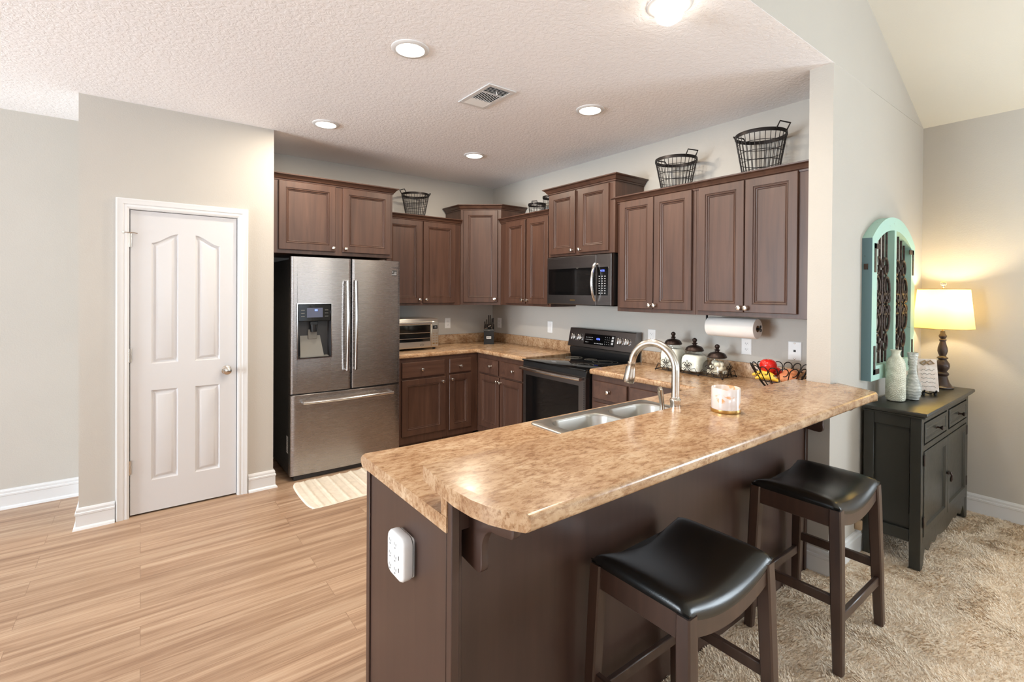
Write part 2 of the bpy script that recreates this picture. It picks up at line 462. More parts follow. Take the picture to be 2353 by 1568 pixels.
def rrect(x0, x1, y0, y1, r, n=5):
    return arc(x1-r, y0+r, r, -PI/2, 0, n)+arc(x1-r, y1-r, r, 0, PI/2, n)+arc(x0+r, y1-r, r, PI/2, PI, n)+arc(x0+r, y0+r, r, PI, 1.5*PI, n)
# ================================================================== THE ROOM
XL, YB = -6.0, -5.0
b = MB(); b.box(XL-0.1, XRW+0.12, YB-0.1, YF+0.12, -0.1, 0.0); struct('floor', b, M_floor)
# living room carpet: a fine uneven pile
def carpet():
    x0, x1, y0, y1 = 0.668, XRW, -0.75, 1.134
    b = MB(); b.box(x0, x1, YB, y1, 0.0, 0.004); rnd = random.Random(3)
    vs, fs = b.v, b.f; u = rnd.uniform
    n = 150000
    for i in range(n):
        x, y = u(x0+0.004, x1-0.004), u(y0, y1-0.006)
        c = mnoise.noise((x*16, y*16, 0)); an = 6.0*mnoise.noise((x*5, y*5, 7))+u(-1.1, 1.1)
        h = 0.010+0.004*c+u(-0.003, 0.003); l = 0.007+u(0, 0.006); w = 0.0016+u(0, 0.0012)
        ca, sa = math.cos(an), math.sin(an); k = len(vs)
        vs.append((x-sa*w, y+ca*w, 0.003)); vs.append((x+sa*w, y-ca*w, 0.003))
        x2, y2 = min(x+ca*l, x1-0.001), min(y+sa*l, y1-0.001)
        vs.append((x2+sa*w*0.8, y2-ca*w*0.8, h)); vs.append((x2-sa*w*0.8, y2+ca*w*0.8, h))
        fs.append((k, k+1, k+2, k+3))
    b.mi += [0]*n
    return b
struct('floor_carpet', carpet(), M_carpet, smooth=0, recalc=False)

b = MB(); b.box(XL-0.1, XR+0.12, YF, YF+0.12, 0, H); struct('wall_rear', b, M_wall)
b = MB(); b.box(XR, XR+0.12, YK, YF, 0, H); struct('wall_range', b, M_wall)
slope = 0.427
XC = 0.3                                   # where the flat ceiling ends behind the viewer
b = MB(); b.box(XW, XRW+0.12, YL, YK, 0, H)
zl = H+slope*(XRW-XC)
b.polyrings([[(XC, y, H+0.0015), (XRW, y, H+0.0015), (XRW, y, H+0.003), (XC, y, zl)] for y in (YL, YL+0.09)])
struct('wall_living', b, M_wall)

b = MB()
b.box(XL-0.1, XR+0.12, YL+0.0008, YF+0.12, H, H+0.1)
b.box(XL-0.1, XC, YB-0.1, YL, H, H+0.1)
struct('ceiling', b, M_ceil)
b = MB(); b.polyrings([[(XRW+0.1, y, H-slope*0.1), (XC, y, zl), (XC, y, zl+0.1), (XRW+0.1, y, H+0.1)] for y in (YB-0.1, YL)])
struct('ceiling_vault', b, M_vault)
b = MB(); b.box(XC-0.1, XC, YB-0.1, YL, H, zl+0.1); struct('wall_attic', b, M_wall)
# wall behind the viewer and the far left wall, each with window openings
def holed(name, axis, at, th, a0, a1, z1, holes):
    b = MB()
    def bx(p0, p1, q0, q1):
        if p1-p0 < 1e-4 or q1-q0 < 1e-4: return
        if axis == 'y': b.box(p0, p1, at, at+th, q0, q1)
        else: b.box(at, at+th, p0, p1, q0, q1)
    p = a0
    for h0, h1, q0, q1 in holes:
        bx(p, h0, 0, z1); bx(h0, h1, 0, q0); bx(h0, h1, q1, z1); p = h1
    bx(p, a1, 0, z1)
    return struct(name, b, M_wall)
holed('wall_behind', 'y', YB-0.1, 0.1, XL, XRW, 4.8, [(-2.5, -0.5, 0.6, 2.3), (1.1, 3.5, 0.6, 2.3)])
holed('wall_left', 'x', XL-0.1, 0.1, YB, YF, H, [(1.5, 4.3, 0.25, 2.35)])
holed('wall_right', 'x', XRW, 0.12, YB, YL, H+0.0, [(-2.6, -0.9, 0.5, 2.25)])
def window(name, axis, at, a0, a1, z0, z1):
    b = MB(); w = 0.06
    def bx(p0, p1, q0, q1):
        if axis == 'y': b.box(p0, p1, at-0.02, at+0.08, q0, q1)
        else: b.box(at-0.02, at+0.08, p0, p1, q0, q1)
    bx(a0, a0+w, z0, z1); bx(a1-w, a1, z0, z1); bx(a0, a1, z0, z0+w); bx(a0, a1, z1-w, z1)
    bx((a0+a1)/2-w/2, (a0+a1)/2+w/2, z0, z1); bx(a0, a1, (z0+z1)/2-0.02, (z0+z1)/2+0.02)
    struct(name, b, M_white)
window('window_1', 'x', XL-0.06, 1.5, 4.3, 0.25, 2.35)
window('window_4', 'x', XRW+0.06, -2.6, -0.9, 0.5, 2.25)
window('window_2', 'y', YB-0.06, -2.5, -0.5, 0.6, 2.3)
window('window_3', 'y', YB-0.06, 1.1, 3.5, 0.6, 2.3)

# pantry closet
DX0, DX1, DZ = -0.057, 0.566, 2.042
b = MB()
b.box(XPL, DX0-0.02, YP, YP+0.115, 0, H); b.box(DX1+0.02, XPR, YP, YP+0.115, 0, H)
b.box(DX0-0.02, DX1+0.02, YP, YP+0.115, DZ+0.02, H)
b.box(XPL, XPL+0.11, YP+0.115, YF, 0, H); b.box(XPR-0.11, XPR, YP+0.115, YF, 0, H)
struct('wall_pantry', b, M_wall)

# door with four raised panels, casing, hinges, knob
def pantry_door():
    d = MB(F_rear(DX0+0.003, YP+0.008, 0.012))
    w, h = DX1-DX0-0.006, DZ-0.012-0.003
    rects = []
    pan = [(0.112, 0.262, 1.00, 1.885, 1), (0.362, 0.512, 1.00, 1.885, -1), (0.112, 0.262, 0.21, 0.82, 0), (0.362, 0.512, 0.21, 0.82, 0)]
    # slab: front face is a grid with holes where the panels sit
    xs = [0, 0.112, 0.262, 0.362, 0.512, w]; ys = [0, 0.21, 0.82, 1.00, 1.885, h]
    holes = {(1, 1), (3, 1), (1, 3), (3, 3)}
    for i in range(5):
        for j in range(5):
            if (i, j) in holes: continue
            d.add([(xs[i], ys[j], 0), (xs[i+1], ys[j], 0), (xs[i+1], ys[j+1], 0), (xs[i], ys[j+1], 0)], [(0, 1, 2, 3)])
    d.box(0, w, 0, h, -0.035, -0.018)
    d.add([(0, 0, 0), (w, 0, 0), (w, h, 0), (0, h, 0), (0, 0, -.035), (w, 0, -.035), (w, h, -.035), (0, h, -.035)], [(0, 4, 5, 1), (1, 5, 6, 2), (2, 6, 7, 3), (3, 7, 4, 0)])
    for x0, x1, y0, y1, side in pan:
        def outline(ins):
            pts = [(x0+ins, y0+ins), (x1-ins, y0+ins)]
            if side == 0: return pts+[(x1-ins, y1-ins), (x0+ins, y1-ins)]
            top = []
            for k in range(13):
                t = k/12; x = x1-ins-(x1-x0-2*ins)*t
                u = (x-x0)/(x1-x0)
                if side < 0: u = 1-u
                # low shoulder on the outside, swelling up toward the middle of the door
                yy = y1-0.068*(1-(3*u*u-2*u*u*u))
                top.append((x, yy-ins))
            return pts+top
        if side:
            # fill between the curved head and the rectangular opening
            o = outline(0); top = o[2:]
            for k in range(len(top)-1):
                a, c = top[k], top[k+1]
                d.add([(a[0], a[1], 0), (a[0], y1, 0), (c[0], y1, 0), (c[0], c[1], 0)], [(0, 1, 2, 3)])
        prof = [(0, 0), (0.004, -0.007), (0.010, -0.013), (0.017, -0.013), (0.036, -0.002), (0.038, -0.0015)]
        d.polyrings([[(x, y, n) for x, y in outline(ins)] for ins, n in prof], None, False, True)
    door = struct('door_1', d, M_door, smooth=25, recalc=False)
    door['label'] = 'white four panel pantry door beside the refrigerator'
    k = MB(F_rear(0.499, YP+0.008, 0.930))
    k.lathe([(0.032, 0), (0.032, 0.004), (0.026, 0.008), (0.012, 0.012), (0.010, 0.03), (0.016, 0.036), (0.026, 0.042), (0.029, 0.052), (0.026, 0.060), (0.014, 0.066), (0.001, 0.067)], seg=28)
    k.build('door_knob', M_nickel, door)
    for z in (1.838, 1.076, 0.333):
        hg = MB(F_rear(DX0-0.001, YP, z)); hg.box(-0.012, 0.012, -0.045, 0.045, -0.004, 0.0045, 0.001)
        hg.lathe([(0.006, -0.046), (0.006, 0.046)], seg=12, M=frame((0, 0, 0.008), (1, 0, 0), (0, 0, 1), (0, 1, 0)))
        if z > 1.8:   # spring door stop on the top hinge
            hg.tube([(-0.03, 0.05, 0.012), (-0.004, 0.05, 0.016), (0.02, 0.05, 0.016), (0.042, 0.047, 0.014)], 0.0035, 8)
            hg.lathe([(0.007, 0), (0.007, 0.012)], c=(-0.033, 0.05, 0.006), seg=12)
        hg.build('hinge', M_nickel, door)
    c = MB(F_rear(0, YP, 0))
    prof = [(0.0, 0.0), (0.0, 0.012), (0.012, 0.016), (0.026, 0.013), (0.032, 0.017), (0.05, 0.018), (0.06, 0.021), (0.066, 0.020), (0.069, 0.0)]
    c.sweep([(DX1+0.003, 0), (DX1+0.003, DZ+0.003), (DX0-0.003, DZ+0.003), (DX0-0.003, 0)], prof)
    # jamb
    c.box(DX0-0.02, DX0-0.001, 0, DZ+0.02, -0.1, 0.001); c.box(DX1+0.001, DX1+0.02, 0, DZ+0.02, -0.1, 0.001); c.box(DX0-0.02, DX1+0.02, DZ, DZ+0.02, -0.1, 0.001)
    struct('trim_1', c, M_white, smooth=25)
pantry_door()

BASE = [(0, 0), (0.028, 0.0), (0.024, 0.012), (0.014, 0.020), (0.014, 0.088), (0.018, 0.092), (0.018, 0.103), (0.012, 0.106), (0.013, 0.121), (0.009, 0.131), (0.003, 0.134), (0, 0.134)]
def baseboard(name, path, prof=BASE):
    b = MB(); b.sweep(path, prof); return struct(name, b, M_white, smooth=25)
baseboard('baseboard_rear', [(XL, YF), (XPL, YF)])
baseboard('baseboard_pantry_left', [(XPL, YF), (XPL, YP), (DX0-0.075, YP)])
baseboard('baseboard_pantry_right', [(DX1+0.075, YP), (XPR, YP), (XPR, YF-0.01)])
BASE2 = [(0, 0), (0.014, 0.0), (0.014, 0.088), (0.018, 0.092), (0.018, 0.103), (0.012, 0.106), (0.013, 0.121), (0.009, 0.131), (0.003, 0.134), (0, 0.134)]
baseboard('baseboard_wing', [(XW, 1.133), (XW, YL), (3.36, YL)], BASE2)
baseboard('baseboard_living', [(3.36, YL), (XRW, YL), (XRW, YB)], BASE2)

# ================================================================== ceiling fittings
def downlight(x, y, label, power, bulb=False):
    t = thing('recessed_light', label, 'ceiling light', (x, y, H), 'recessed ceiling lights')
    r = MB(); r.lathe([(0.068, 0), (0.094, 0), (0.094, -0.004), (0.088, -0.009), (0.072, -0.010), (0.067, -0.004), (0.067, 0)], c=(x, y, H), seg=40, cap=False)
    r.build('trim_ring', M_white, t)
    g = MB()
    if bulb:
        g.lathe([(0.001, -0.075), (0.03, -0.073), (0.052, -0.058), (0.06, -0.035), (0.056, -0.008), (0.05, -0.0005)], c=(x, y, H), seg=32)
    else:
        g.lathe([(0.001, -0.010), (0.04, -0.0095), (0.068, -0.006), (0.068, -0.0005)], c=(x, y, H), seg=40)
    g.build('light_lens', M_led, t)
    l = bpy.data.lights.new('light_lens_glow', 'AREA'); l.shape = 'DISK'; l.size = 0.13; l.energy = power; l.color = (1.0, 0.87, 0.70)
    o = bpy.data.objects.new('light_lens_glow', l); COL.objects.link(o); o.parent = t; o.location = (0, 0, -0.012 if not bulb else -0.08)
PW = 12.5
downlight(1.086, 2.286, 'round recessed ceiling light, the large one left of the air vent', PW)
downlight(1.795, 1.258, 'recessed ceiling light with a protruding bulb at the top edge of the photo', PW*0.8, True)
downlight(1.085, 3.695, 'round recessed ceiling light in front of the refrigerator, nearest the pantry wall', PW)
downlight(2.402, 2.295, 'round recessed ceiling light right of the air vent, toward the wire baskets', PW)
downlight(2.389, 3.703, 'small recessed ceiling light nearest the kitchen corner', PW)
def vent():
    x0, x1, y0, y1 = 1.628, 1.831, 2.366, 2.722
    t = thing('air_vent', 'white rectangular metal air vent in the kitchen ceiling', 'vent', ((x0+x1)/2, (y0+y1)/2, H))
    f = MB(frame((x0, y1, H), (1, 0, 0), (0, -1, 0), (0, 0, -1)))
    w, h = x1-x0, y1-y0
    fr = 0.027
    for a in ((0, w, 0, fr), (0, w, h-fr, h), (0, fr, fr, h-fr), (w-fr, w, fr, h-fr)): f.box(a[0], a[1], a[2], a[3], 0.0005, 0.008, 0.002)
    f.box(fr, w-fr, h*0.66, h*0.675, 0.0005, 0.008); f.box(fr, w-fr, h*0.32, h*0.335, 0.0005, 0.007)
    f.build('vent_frame', M_white, t)
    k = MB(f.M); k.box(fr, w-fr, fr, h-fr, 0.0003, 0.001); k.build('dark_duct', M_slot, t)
    for i in range(10):
        s = MB(f.M); x = fr+(w-2*fr)*(i+0.5)/10
        s.box(-0.0075, 0.0075, h*0.335, h*0.66, -0.0006, 0.0006, M=Matrix.Translation((x, 0, 0.006)) @ Matrix.Rotation(0.5, 4, 'Y'))
        s.build('slat', M_plate, t)
    for i in range(5):
        s = MB(f.M); y = h*0.69+(h-fr-h*0.69)*(i+0.5)/5
        s.box(fr, w-fr, -0.006, 0.006, -0.0006, 0.0006, M=Matrix.Translation((0, y, 0.005)) @ Matrix.Rotation(0.6, 4, 'X')); s.build('slat', M_plate, t)
    for i in range(6):
        s = MB(f.M); y = fr+(h*0.32-fr)*(i+0.5)/6
        s.box(fr, w-fr, -0.007, 0.007, -0.0006, 0.0006, M=Matrix.Translation((0, y, 0.005)) @ Matrix.Rotation(-0.5, 4, 'X')); s.build('slat', M_plate, t)
    v = MB(f.M); v.tube([(w*0.5, h*0.80, 0.006), (w*0.5, h*0.80, 0.02), (w*0.5, h*0.83, 0.024)], 0.003, 6); v.build('lever', M_plate, t)
vent()

# ================================================================== cabinets
DOORP = [(0, 0.0), (0, 0.016), (0.003, 0.020), (0.050, 0.020), (0.0515, 0.0150), (0.0535, 0.0150), (0.057, 0.0175), (0.062, 0.0160), (0.0655, 0.0090), (0.0675, 0.0085), (0.070, 0.0110), (0.073, 0.0100), (0.0745, 0.0060), (0.077, 0.0060)]
DRAWP = [(0, 0.0), (0, 0.015), (0.004, 0.020), (0.006, 0.020)]
def knob_mb(M, x, y, n):
    k = MB(M); k.lathe([(0.008, 0), (0.006, 0.004), (0.0055, 0.012), (0.011, 0.017), (0.0155, 0.021), (0.0165, 0.026), (0.014, 0.031), (0.007, 0.0335), (0.0005, 0.034)], c=(x, y, n), seg=16); return k
def front(t, M, kind, x0, x1, y0, y1, knob):
    p = DOORP if kind == 'door' else DRAWP
    wmin = min(x1-x0, y1-y0)
    if kind == 'door' and wmin < 0.24: p = [(i*0.82, n) for i, n in DOORP]
    m = MB(M); m.rings(x0, x1, y0, y1, p)
    o = m.build('door' if kind == 'door' else 'drawer', M_cab if kind == 'door' else M_cabx, t, smooth=20)
    if knob: knob_mb(M, knob[0], knob[1], 0.020).build('knob', M_knob, o)
CROWN = [(0, -0.024), (0.007, -0.024), (0.009, -0.014), (0.016, -0.010), (0.020, -0.002), (0.031, 0.012), (0.041, 0.017), (0.046, 0.019), (0.047, 0.027), (0, 0.027)]
def cabinet(name, label, M, w, h, d, fronts, crown=None, group=None, toe=False, body_d0=0.0):
    base = M @ Vector((w/2, 0, -d/2))
    t = thing(name, label, 'cabinet', base, group)
    c = MB(M)
    if toe:
        c.box(0, w, 0.10, h, -d, 0); c.box(0.002, w-0.002, 0, 0.10, -d, -0.075)
    else: c.box(0, w, 0, h, -d, 0, 0.0012)
    c.build('cabinet_body', M_cab, t)
    for f in fronts: front(t, M, *f)
    if crown:
        a0, a1, left, right = crown
        path = []
        if left: path += [(a0, d)]
        path += [(a0, 0), (a1, 0)]
        if right: path += [(a1, d)]
        # plan frame: a along the front, n outward, height up
        k = MB(M @ frame((0, h, 0), (1, 0, 0), (0, 0, -1), (0, 1, 0)))
        k.sweep(path, CROWN)
        k.build('crown_moulding', M_cabx, t, smooth=25)
    return t
UP = 'upper wall cabinets'
ZU, HU = 1.366, 0.884
# over the refrigerator: x 0.82..1.80
M = F_rear(0.818, 4.14, 1.808)
cabinet('wall_cabinet', 'wide two-door wall cabinet mounted above the refrigerator', M, 0.982, 0.597, YF-4.14-0.002, [
    ('door', 0.038, 0.474, 0.030, 0.570, (0.452, 0.058)), ('door', 0.534, 0.958, 0.030, 0.570, (0.556, 0.058))], (0, 0.982, False, True), UP)
# rear wall, between refrigerator cabinet and corner
M = F_rear(1.803, 4.44, 1.372)
cabinet('wall_cabinet', 'two-door rear wall cabinet above the toaster oven, beside the refrigerator', M, 0.893, 0.872, YF-4.44-0.002, [
    ('door', 0.060, 0.428, 0.024, 0.844, (0.405, 0.060)), ('door', 0.453, 0.820, 0.024, 0.844, (0.476, 0.060))], (0, 0.893, False, False), UP)
# diagonal corner cabinet
def corner_cab():
    p0 = Vector((2.70, 4.44)); p1 = Vector((3.02, 4.155))
    z0, h = 1.376, 1.028
    t = thing('corner_wall_cabinet', 'tall diagonal corner wall cabinet with a single door', 'cabinet', (3.05, 4.5, z0), UP)
    poly = [(2.70, YF-0.002), (2.70, 4.44), (3.02, 4.155), (XR-0.002, 4.155), (XR-0.002, YF-0.002)]
    b = MB(); b.prism(poly, z0, z0+h); b.build('cabinet_body', M_cab, t)
    d = (p1-p0); L = d.length; d.normalize()
    M = frame((p0.x, p0.y, z0), (d.x, d.y, 0), (0, 0, 1), (d.y, -d.x, 0))
    front(t, M, 'door', 0.032, L-0.035, 0.026, h-0.032, (L-0.060, 0.062))
    k = MB(Matrix.Translation((0, 0, z0+h)))
    k.sweep([(2.70, YF-0.01), (2.70, 4.44), (3.02, 4.155), (XR-0.01, 4.155)], CROWN); k.build('crown_moulding', M_cabx, t, smooth=25)
corner_cab()
M = F_range(3.02, 4.153, 1.378)
cabinet('wall_cabinet', 'narrow two-door wall cabinet between the corner cabinet and the microwave', M, 0.790, 0.874, XR-3.02-0.002, [
    ('door', 0.110, 0.424, 0.020, 0.848, (0.402, 0.058)), ('door', 0.454, 0.764, 0.020, 0.848, (0.476, 0.058))], (0, 0.790, False, False), UP)
M = F_range(2.985, 3.361, 1.832)
cabinet('wall_cabinet', 'raised short two-door wall cabinet directly above the microwave', M, 0.788, 0.594, XR-2.985-0.002, [
    ('door', 0.036, 0.354, 0.020, 0.562, (0.332, 0.046)), ('door', 0.404, 0.732, 0.020, 0.562, (0.426, 0.046))], (0, 0.788, True, True), UP)
M = F_range(3.02, 2.571, ZU)
cabinet('wall_cabinet', 'two-door wall cabinet just right of the microwave, under the smaller wire basket', M, 0.686, HU-0.01, XR-3.02-0.002, [
    ('door', 0.032, 0.346, 0.028, 0.858, (0.328, 0.056)), ('door', 0.352, 0.660, 0.028, 0.858, (0.370, 0.056))], (0, 0.686, True, False), UP)
M = F_range(3.02, 1.884, ZU)
cabinet('wall_cabinet', 'two-door wall cabinet at the wing wall, above the paper towel roll', M, 0.736, HU-0.01, XR-3.02-0.002, [
    ('door', 0.024, 0.338, 0.028, 0.858, (0.320, 0.056)), ('door', 0.344, 0.652, 0.028, 0.858, (0.362, 0.056))], (0, 0.736, False, False), UP)

BS = 'base cabinets'
HB = ZC-TH
M = F_rear(1.872, 4.155, 0)
cabinet('base_cabinet', 'base cabinet beside the refrigerator with one wide drawer over one door', M, 0.503, HB, YF-4.155-0.002, [
    ('drawer', 0.028, 0.472, 0.712, 0.856, (0.226, 0.784)), ('door', 0.028, 0.483, 0.172, 0.692, (0.446, 0.650))], None, BS, True)
M = F_rear(2.377, 4.155, 0)
cabinet('base_cabinet', 'narrow base cabinet on the rear wall next to the inner corner', M, 0.356, HB, YF-4.155-0.002, [
    ('drawer', 0.021, 0.271, 0.718, 0.856, (0.140, 0.782)), ('door', 0.021, 0.274, 0.160, 0.700, (0.042, 0.660))], None, BS, True)
M = F_range(2.735, 4.153, 0)
cabinet('base_cabinet', 'base cabinet with two drawers and two doors left of the range', M, 0.808, HB, XR-2.735-0.002, [
    ('drawer', 0.052, 0.374, 0.708, 0.852, (0.264, 0.787)), ('drawer', 0.416, 0.745, 0.708, 0.852, (0.626, 0.784)),
    ('door', 0.058, 0.394, 0.172, 0.692, (0.376, 0.652)), ('door', 0.412, 0.748, 0.172, 0.692, (0.430, 0.650))], None, BS, True)
M = F_range(2.735, 2.570, 0)
cabinet('base_cabinet', 'base cabinet right of the range, partly hidden by the sink counter', M, 0.86, HB, XR-2.735-0.002, [
    ('drawer', 0.026, 0.346, 0.718, 0.852, (0.186, 0.786)), ('drawer', 0.374, 0.694, 0.718, 0.852, (0.534, 0.786)),
    ('door', 0.026, 0.346, 0.165, 0.692, (0.324, 0.652)), ('door', 0.374, 0.694, 0.165, 0.692, (0.396, 0.652))], None, BS, True)

# ------------------------------------------------------------------ peninsula
def peninsula():
    t = thing('peninsula_base', 'dark brown peninsula base under the breakfast bar', 'cabinet', (1.7, 1.40, 0))
    x0, x1, y0, y1 = 0.644, 2.725, 1.150, 1.652
    b = MB(); b.box(x0+0.004, x1, y0, y1, 0.10, 0.70); b.box(x0+0.004, x1, y0, y1-0.07, 0.0, 0.10)
    b.box(x0+0.004, 1.33, y0, y1, 0.70, HB-0.001); b.box(2.17, x1, y0, y1, 0.70, HB-0.001); b.box(1.33, 2.17, y1-0.012, y1, 0.70, HB-0.001)
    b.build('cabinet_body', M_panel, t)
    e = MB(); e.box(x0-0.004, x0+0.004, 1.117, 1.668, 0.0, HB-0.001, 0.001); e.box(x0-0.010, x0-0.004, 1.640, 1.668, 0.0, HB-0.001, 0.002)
    e.build('end_panel', M_panel, t)
    p = MB(); p.box(x0-0.003, x0+0.023, 1.083, 1.1168, 0.0, HB-0.001, 0.001); p.box(x0-0.020, x0+0.004, 1.0615, 1.0825, 0.0, 0.9930, 0.002); p.build('corner_post', M_panel, t)
    q = MB(); q.box(x0+0.0235, XW-0.002, 1.1345, 1.1495, 0.0, HB-0.001); q.box(x0+0.030, x0+0.052, 1.126, 1.1345, 0.0, HB-0.002, 0.003)
    q.box(XW-0.045, XW-0.018, 1.128, 1.1345, 0.0, HB-0.002, 0.003); q.box(x0+0.001, XW-0.004, 1.0765, 1.0825, HB-0.001, 0.9930); q.build('back_panel', M_panel, t)
    M = F_back(x1, y1, 0)
    for i in range(3):
        a = 0.03+i*0.665
        front(t, M, 'drawer', a, a+0.62, 0.718, 0.852, (a+0.31, 0.786)); front(t, M, 'door', a, a+0.62, 0.165, 0.692, (a+0.58, 0.65))
    # curved bracket under the bar
    for xc in (0.690, 2.80):
        c = MB(frame((xc-0.006, 1.0760, 0), (0, -1, 0), (0, 0, 1), (-1, 0, 0)))
        pts = [(0.0, 0.990), (0.192, 0.990), (0.192, 0.950)]+arc(0.176, 0.950, 0.016, 0, -PI/2, 5)[1:]
        pts += [(0.150, 0.929), (0.124, 0.924)]+[(0.114-0.055*math.sin(a), 0.856+0.068*math.cos(a)) for a in [0.26*i for i in range(1, 6)]]
        pts += [(0.060, 0.838), (0.062, 0.825)]+arc(0.040, 0.818, 0.022, 0, -PI/2, 5)[1:]+[(0.02, 0.797), (-0.057, 0.806), (-0.057, HB-0.002), (0.0, HB-0.002)]
        c.prism(pts, -0.022, 0.0, None, 0.003, 2); c.build('bar_bracket', M_panel, t)
peninsula()

# ------------------------------------------------------------------ worktops
def worktop_bm(poly, z0, z1, holes=(), round_top=0.012):
    bm = bmesh.new()
    vs = [bm.verts.new((x, y, z1)) for x, y in poly]
    ed = [bm.edges.new((vs[i], vs[(i+1) % len(vs)])) for i in range(len(vs))]
    hv = []
    for hpoly in holes:
        w = [bm.verts.new((x, y, z1)) for x, y in hpoly]
        ed += [bm.edges.new((w[i], w[(i+1) % len(w)])) for i in range(len(w))]
    bmesh.ops.triangle_fill(bm, edges=ed, use_beauty=True)
    top = bm.faces[:]
    for f in top:
        if f.normal.z < 0: f.normal_flip()
    r = bmesh.ops.extrude_face_region(bm, geom=top)
    nv = [e for e in r['geom'] if isinstance(e, bmesh.types.BMVert)]
    bmesh.ops.translate(bm, verts=nv, vec=(0, 0, z0-z1))
    bmesh.ops.recalc_face_normals(bm, faces=bm.faces[:])
    return bm
def bevel_edges(bm, test, off, seg):
    e = [e for e in bm.edges if len(e.link_faces) == 2 and e.calc_face_angle(0) > 0.5 and test(e.verts[0].co, e.verts[1].co)]
    bmesh.ops.bevel(bm, geom=e, offset=off, segments=seg, profile=0.5, affect='EDGES')
def worktops():
    # corner run left of the range
    t = thing('worktop', 'L-shaped mottled tan laminate worktop in the kitchen corner, left of the range', 'countertop', (2.9, 4.4, ZC-TH), 'laminate worktops')
    bm = worktop_bm([(1.868, YF-0.001), (1.868, 4.125), (2.705, 4.125), (2.705, 3.345), (XR-0.001, 3.345), (XR-0.001, YF-0.001)], ZC-TH, ZC)
    bevel_edges(bm, lambda a, c: (abs(a.y-4.125) < 1e-4 and abs(c.y-4.125) < 1e-4 or abs(a.x-2.705) < 1e-4 and abs(c.x-2.705) < 1e-4) and abs(a.z-c.z) < 1e-4, 0.014, 4)
    b = MB(); b.bm(bm); b.build('worktop_slab', M_lam, t, smooth=30)
    s = MB(); s.box(1.868, XR-0.001, YF-0.022, YF-0.001, ZC, ZC+0.1, 0.004, 2); s.box(XR-0.022, XR-0.001, 3.345, YF-0.022, ZC, ZC+0.1, 0.004, 2)
    s.build('backsplash', M_lam, t)
    # right of the range and along the sink
    t = thing('worktop', 'mottled tan laminate worktop holding the sink and the canisters', 'countertop', (2.0, 1.45, ZC-TH), 'laminate worktops')
    yk = 1.083
    poly = [(0.62, yk), (XW-0.003, yk), (XW-0.003, YK+0.002), (XR-0.001, YK+0.002), (XR-0.001, 2.570), (2.705, 2.570), (2.705, 1.688), (0.62, 1.688)]
    bm = worktop_bm(poly, ZC-TH, ZC, [rrect(1.372, 2.128, 1.172, 1.632, 0.03, 3)])
    bevel_edges(bm, lambda a, c: (abs(a.y-1.688) < 1e-4 and abs(c.y-1.688) < 1e-4 or abs(a.x-2.705) < 1e-4 and abs(c.x-2.705) < 1e-4) and abs(a.z-c.z) < 1e-4, 0.014, 4)
    b = MB(); b.bm(bm); b.build('worktop_slab', M_lam, t, smooth=30)
    s = MB(); s.box(XR-0.022, XR-0.001, YK+0.002, 2.570, ZC, ZC+0.1, 0.004, 2); s.box(XW+0.004, XR-0.022, YK+0.002, YK+0.022, ZC, ZC+0.1, 0.004, 2); s.build('backsplash', M_lam, t)
    s = MB(); s.box(0.621, XW-0.003, yk, yk+0.030, ZC, ZB-TH-0.0005, 0.0003); s.build('bar_riser', M_lam, t)
    # raised bar
    t = thing('breakfast_bar_top', 'long raised mottled tan laminate bar top with a curved left end', 'countertop', (1.8, 1.0, ZB-TH))
    left = [(0.665, 0.798), (0.637, 0.842), (0.616, 0.888), (0.604, 0.942), (0.600, 1.013), (0.607, 1.11), (0.618, 1.208)]
    poly = left[::-1]+[(2.84, 0.798)]+[(2.868, 0.802), (2.890, 0.815), (2.906, 0.838)]+[(3.010, YL-0.001), (XW-0.001, YL-0.001), (XW-0.001, 1.208)]
    bm = worktop_bm(poly, ZB-TH, ZB)
    def fr(a, c):
        return (abs(a.y-0.798) < 1e-4 and abs(c.y-0.798) < 1e-4 or min(a.x, c.x) > 2.83 and max(a.y, c.y) < YL and abs(a.z-c.z) < 1e-5 and a.z > ZB-0.001) and abs(a.z-c.z) < 1e-4
    bevel_edges(bm, fr, 0.013, 4)
    b = MB(); b.bm(bm); b.build('bar_slab', M_lam, t, smooth=30)
worktops()

# ------------------------------------------------------------------ sink and tap
def sink():
    t = thing('kitchen_sink', 'double bowl stainless steel sink set in the worktop behind the bar', 'sink', (1.75, 1.4, ZC))
    x0, x1, y0, y1 = 1.353, 2.147, 1.152, 1.652
    bm = worktop_bm(rrect(x0, x1, y0, y1, 0.035, 5), ZC+0.0005, ZC+0.006, [rrect(1.412, 1.728, 1.262, 1.600, 0.075, 8), rrect(1.772, 2.088, 1.262, 1.600, 0.075, 8)])
    bevel_edges(bm, lambda a, c: abs(a.z-(ZC+0.006)) < 1e-5 and abs(c.z-a.z) < 1e-6, 0.004, 2)
    b = MB(); b.bm(bm); b.build('sink_rim', M_sink, t, smooth=35)
    for bx0, bx1 in ((1.412, 1.728), (1.772, 2.088)):
        rings = []
        for ins, z, r in ((0.0, 0.004, 0.075), (0.004, -0.004, 0.075), (0.012, -0.13, 0.07), (0.03, -0.160, 0.06), (0.06, -0.170, 0.05)):
            rings.append([(x, y, ZC+z) for x, y in rrect(bx0+ins, bx1-ins, 1.262+ins, 1.600-ins, r, 8)])
        m = MB(); m.polyrings(rings, None, False, True); o = m.build('bowl', M_sink, t, smooth=50)
        d = MB(); d.lathe([(0.001, 0.002), (0.03, 0.002), (0.042, 0.004), (0.044, 0.0)], c=((bx0+bx1)/2, 1.43, ZC-0.170), seg=24); d.build('drain', M_steelv, o)
sink()
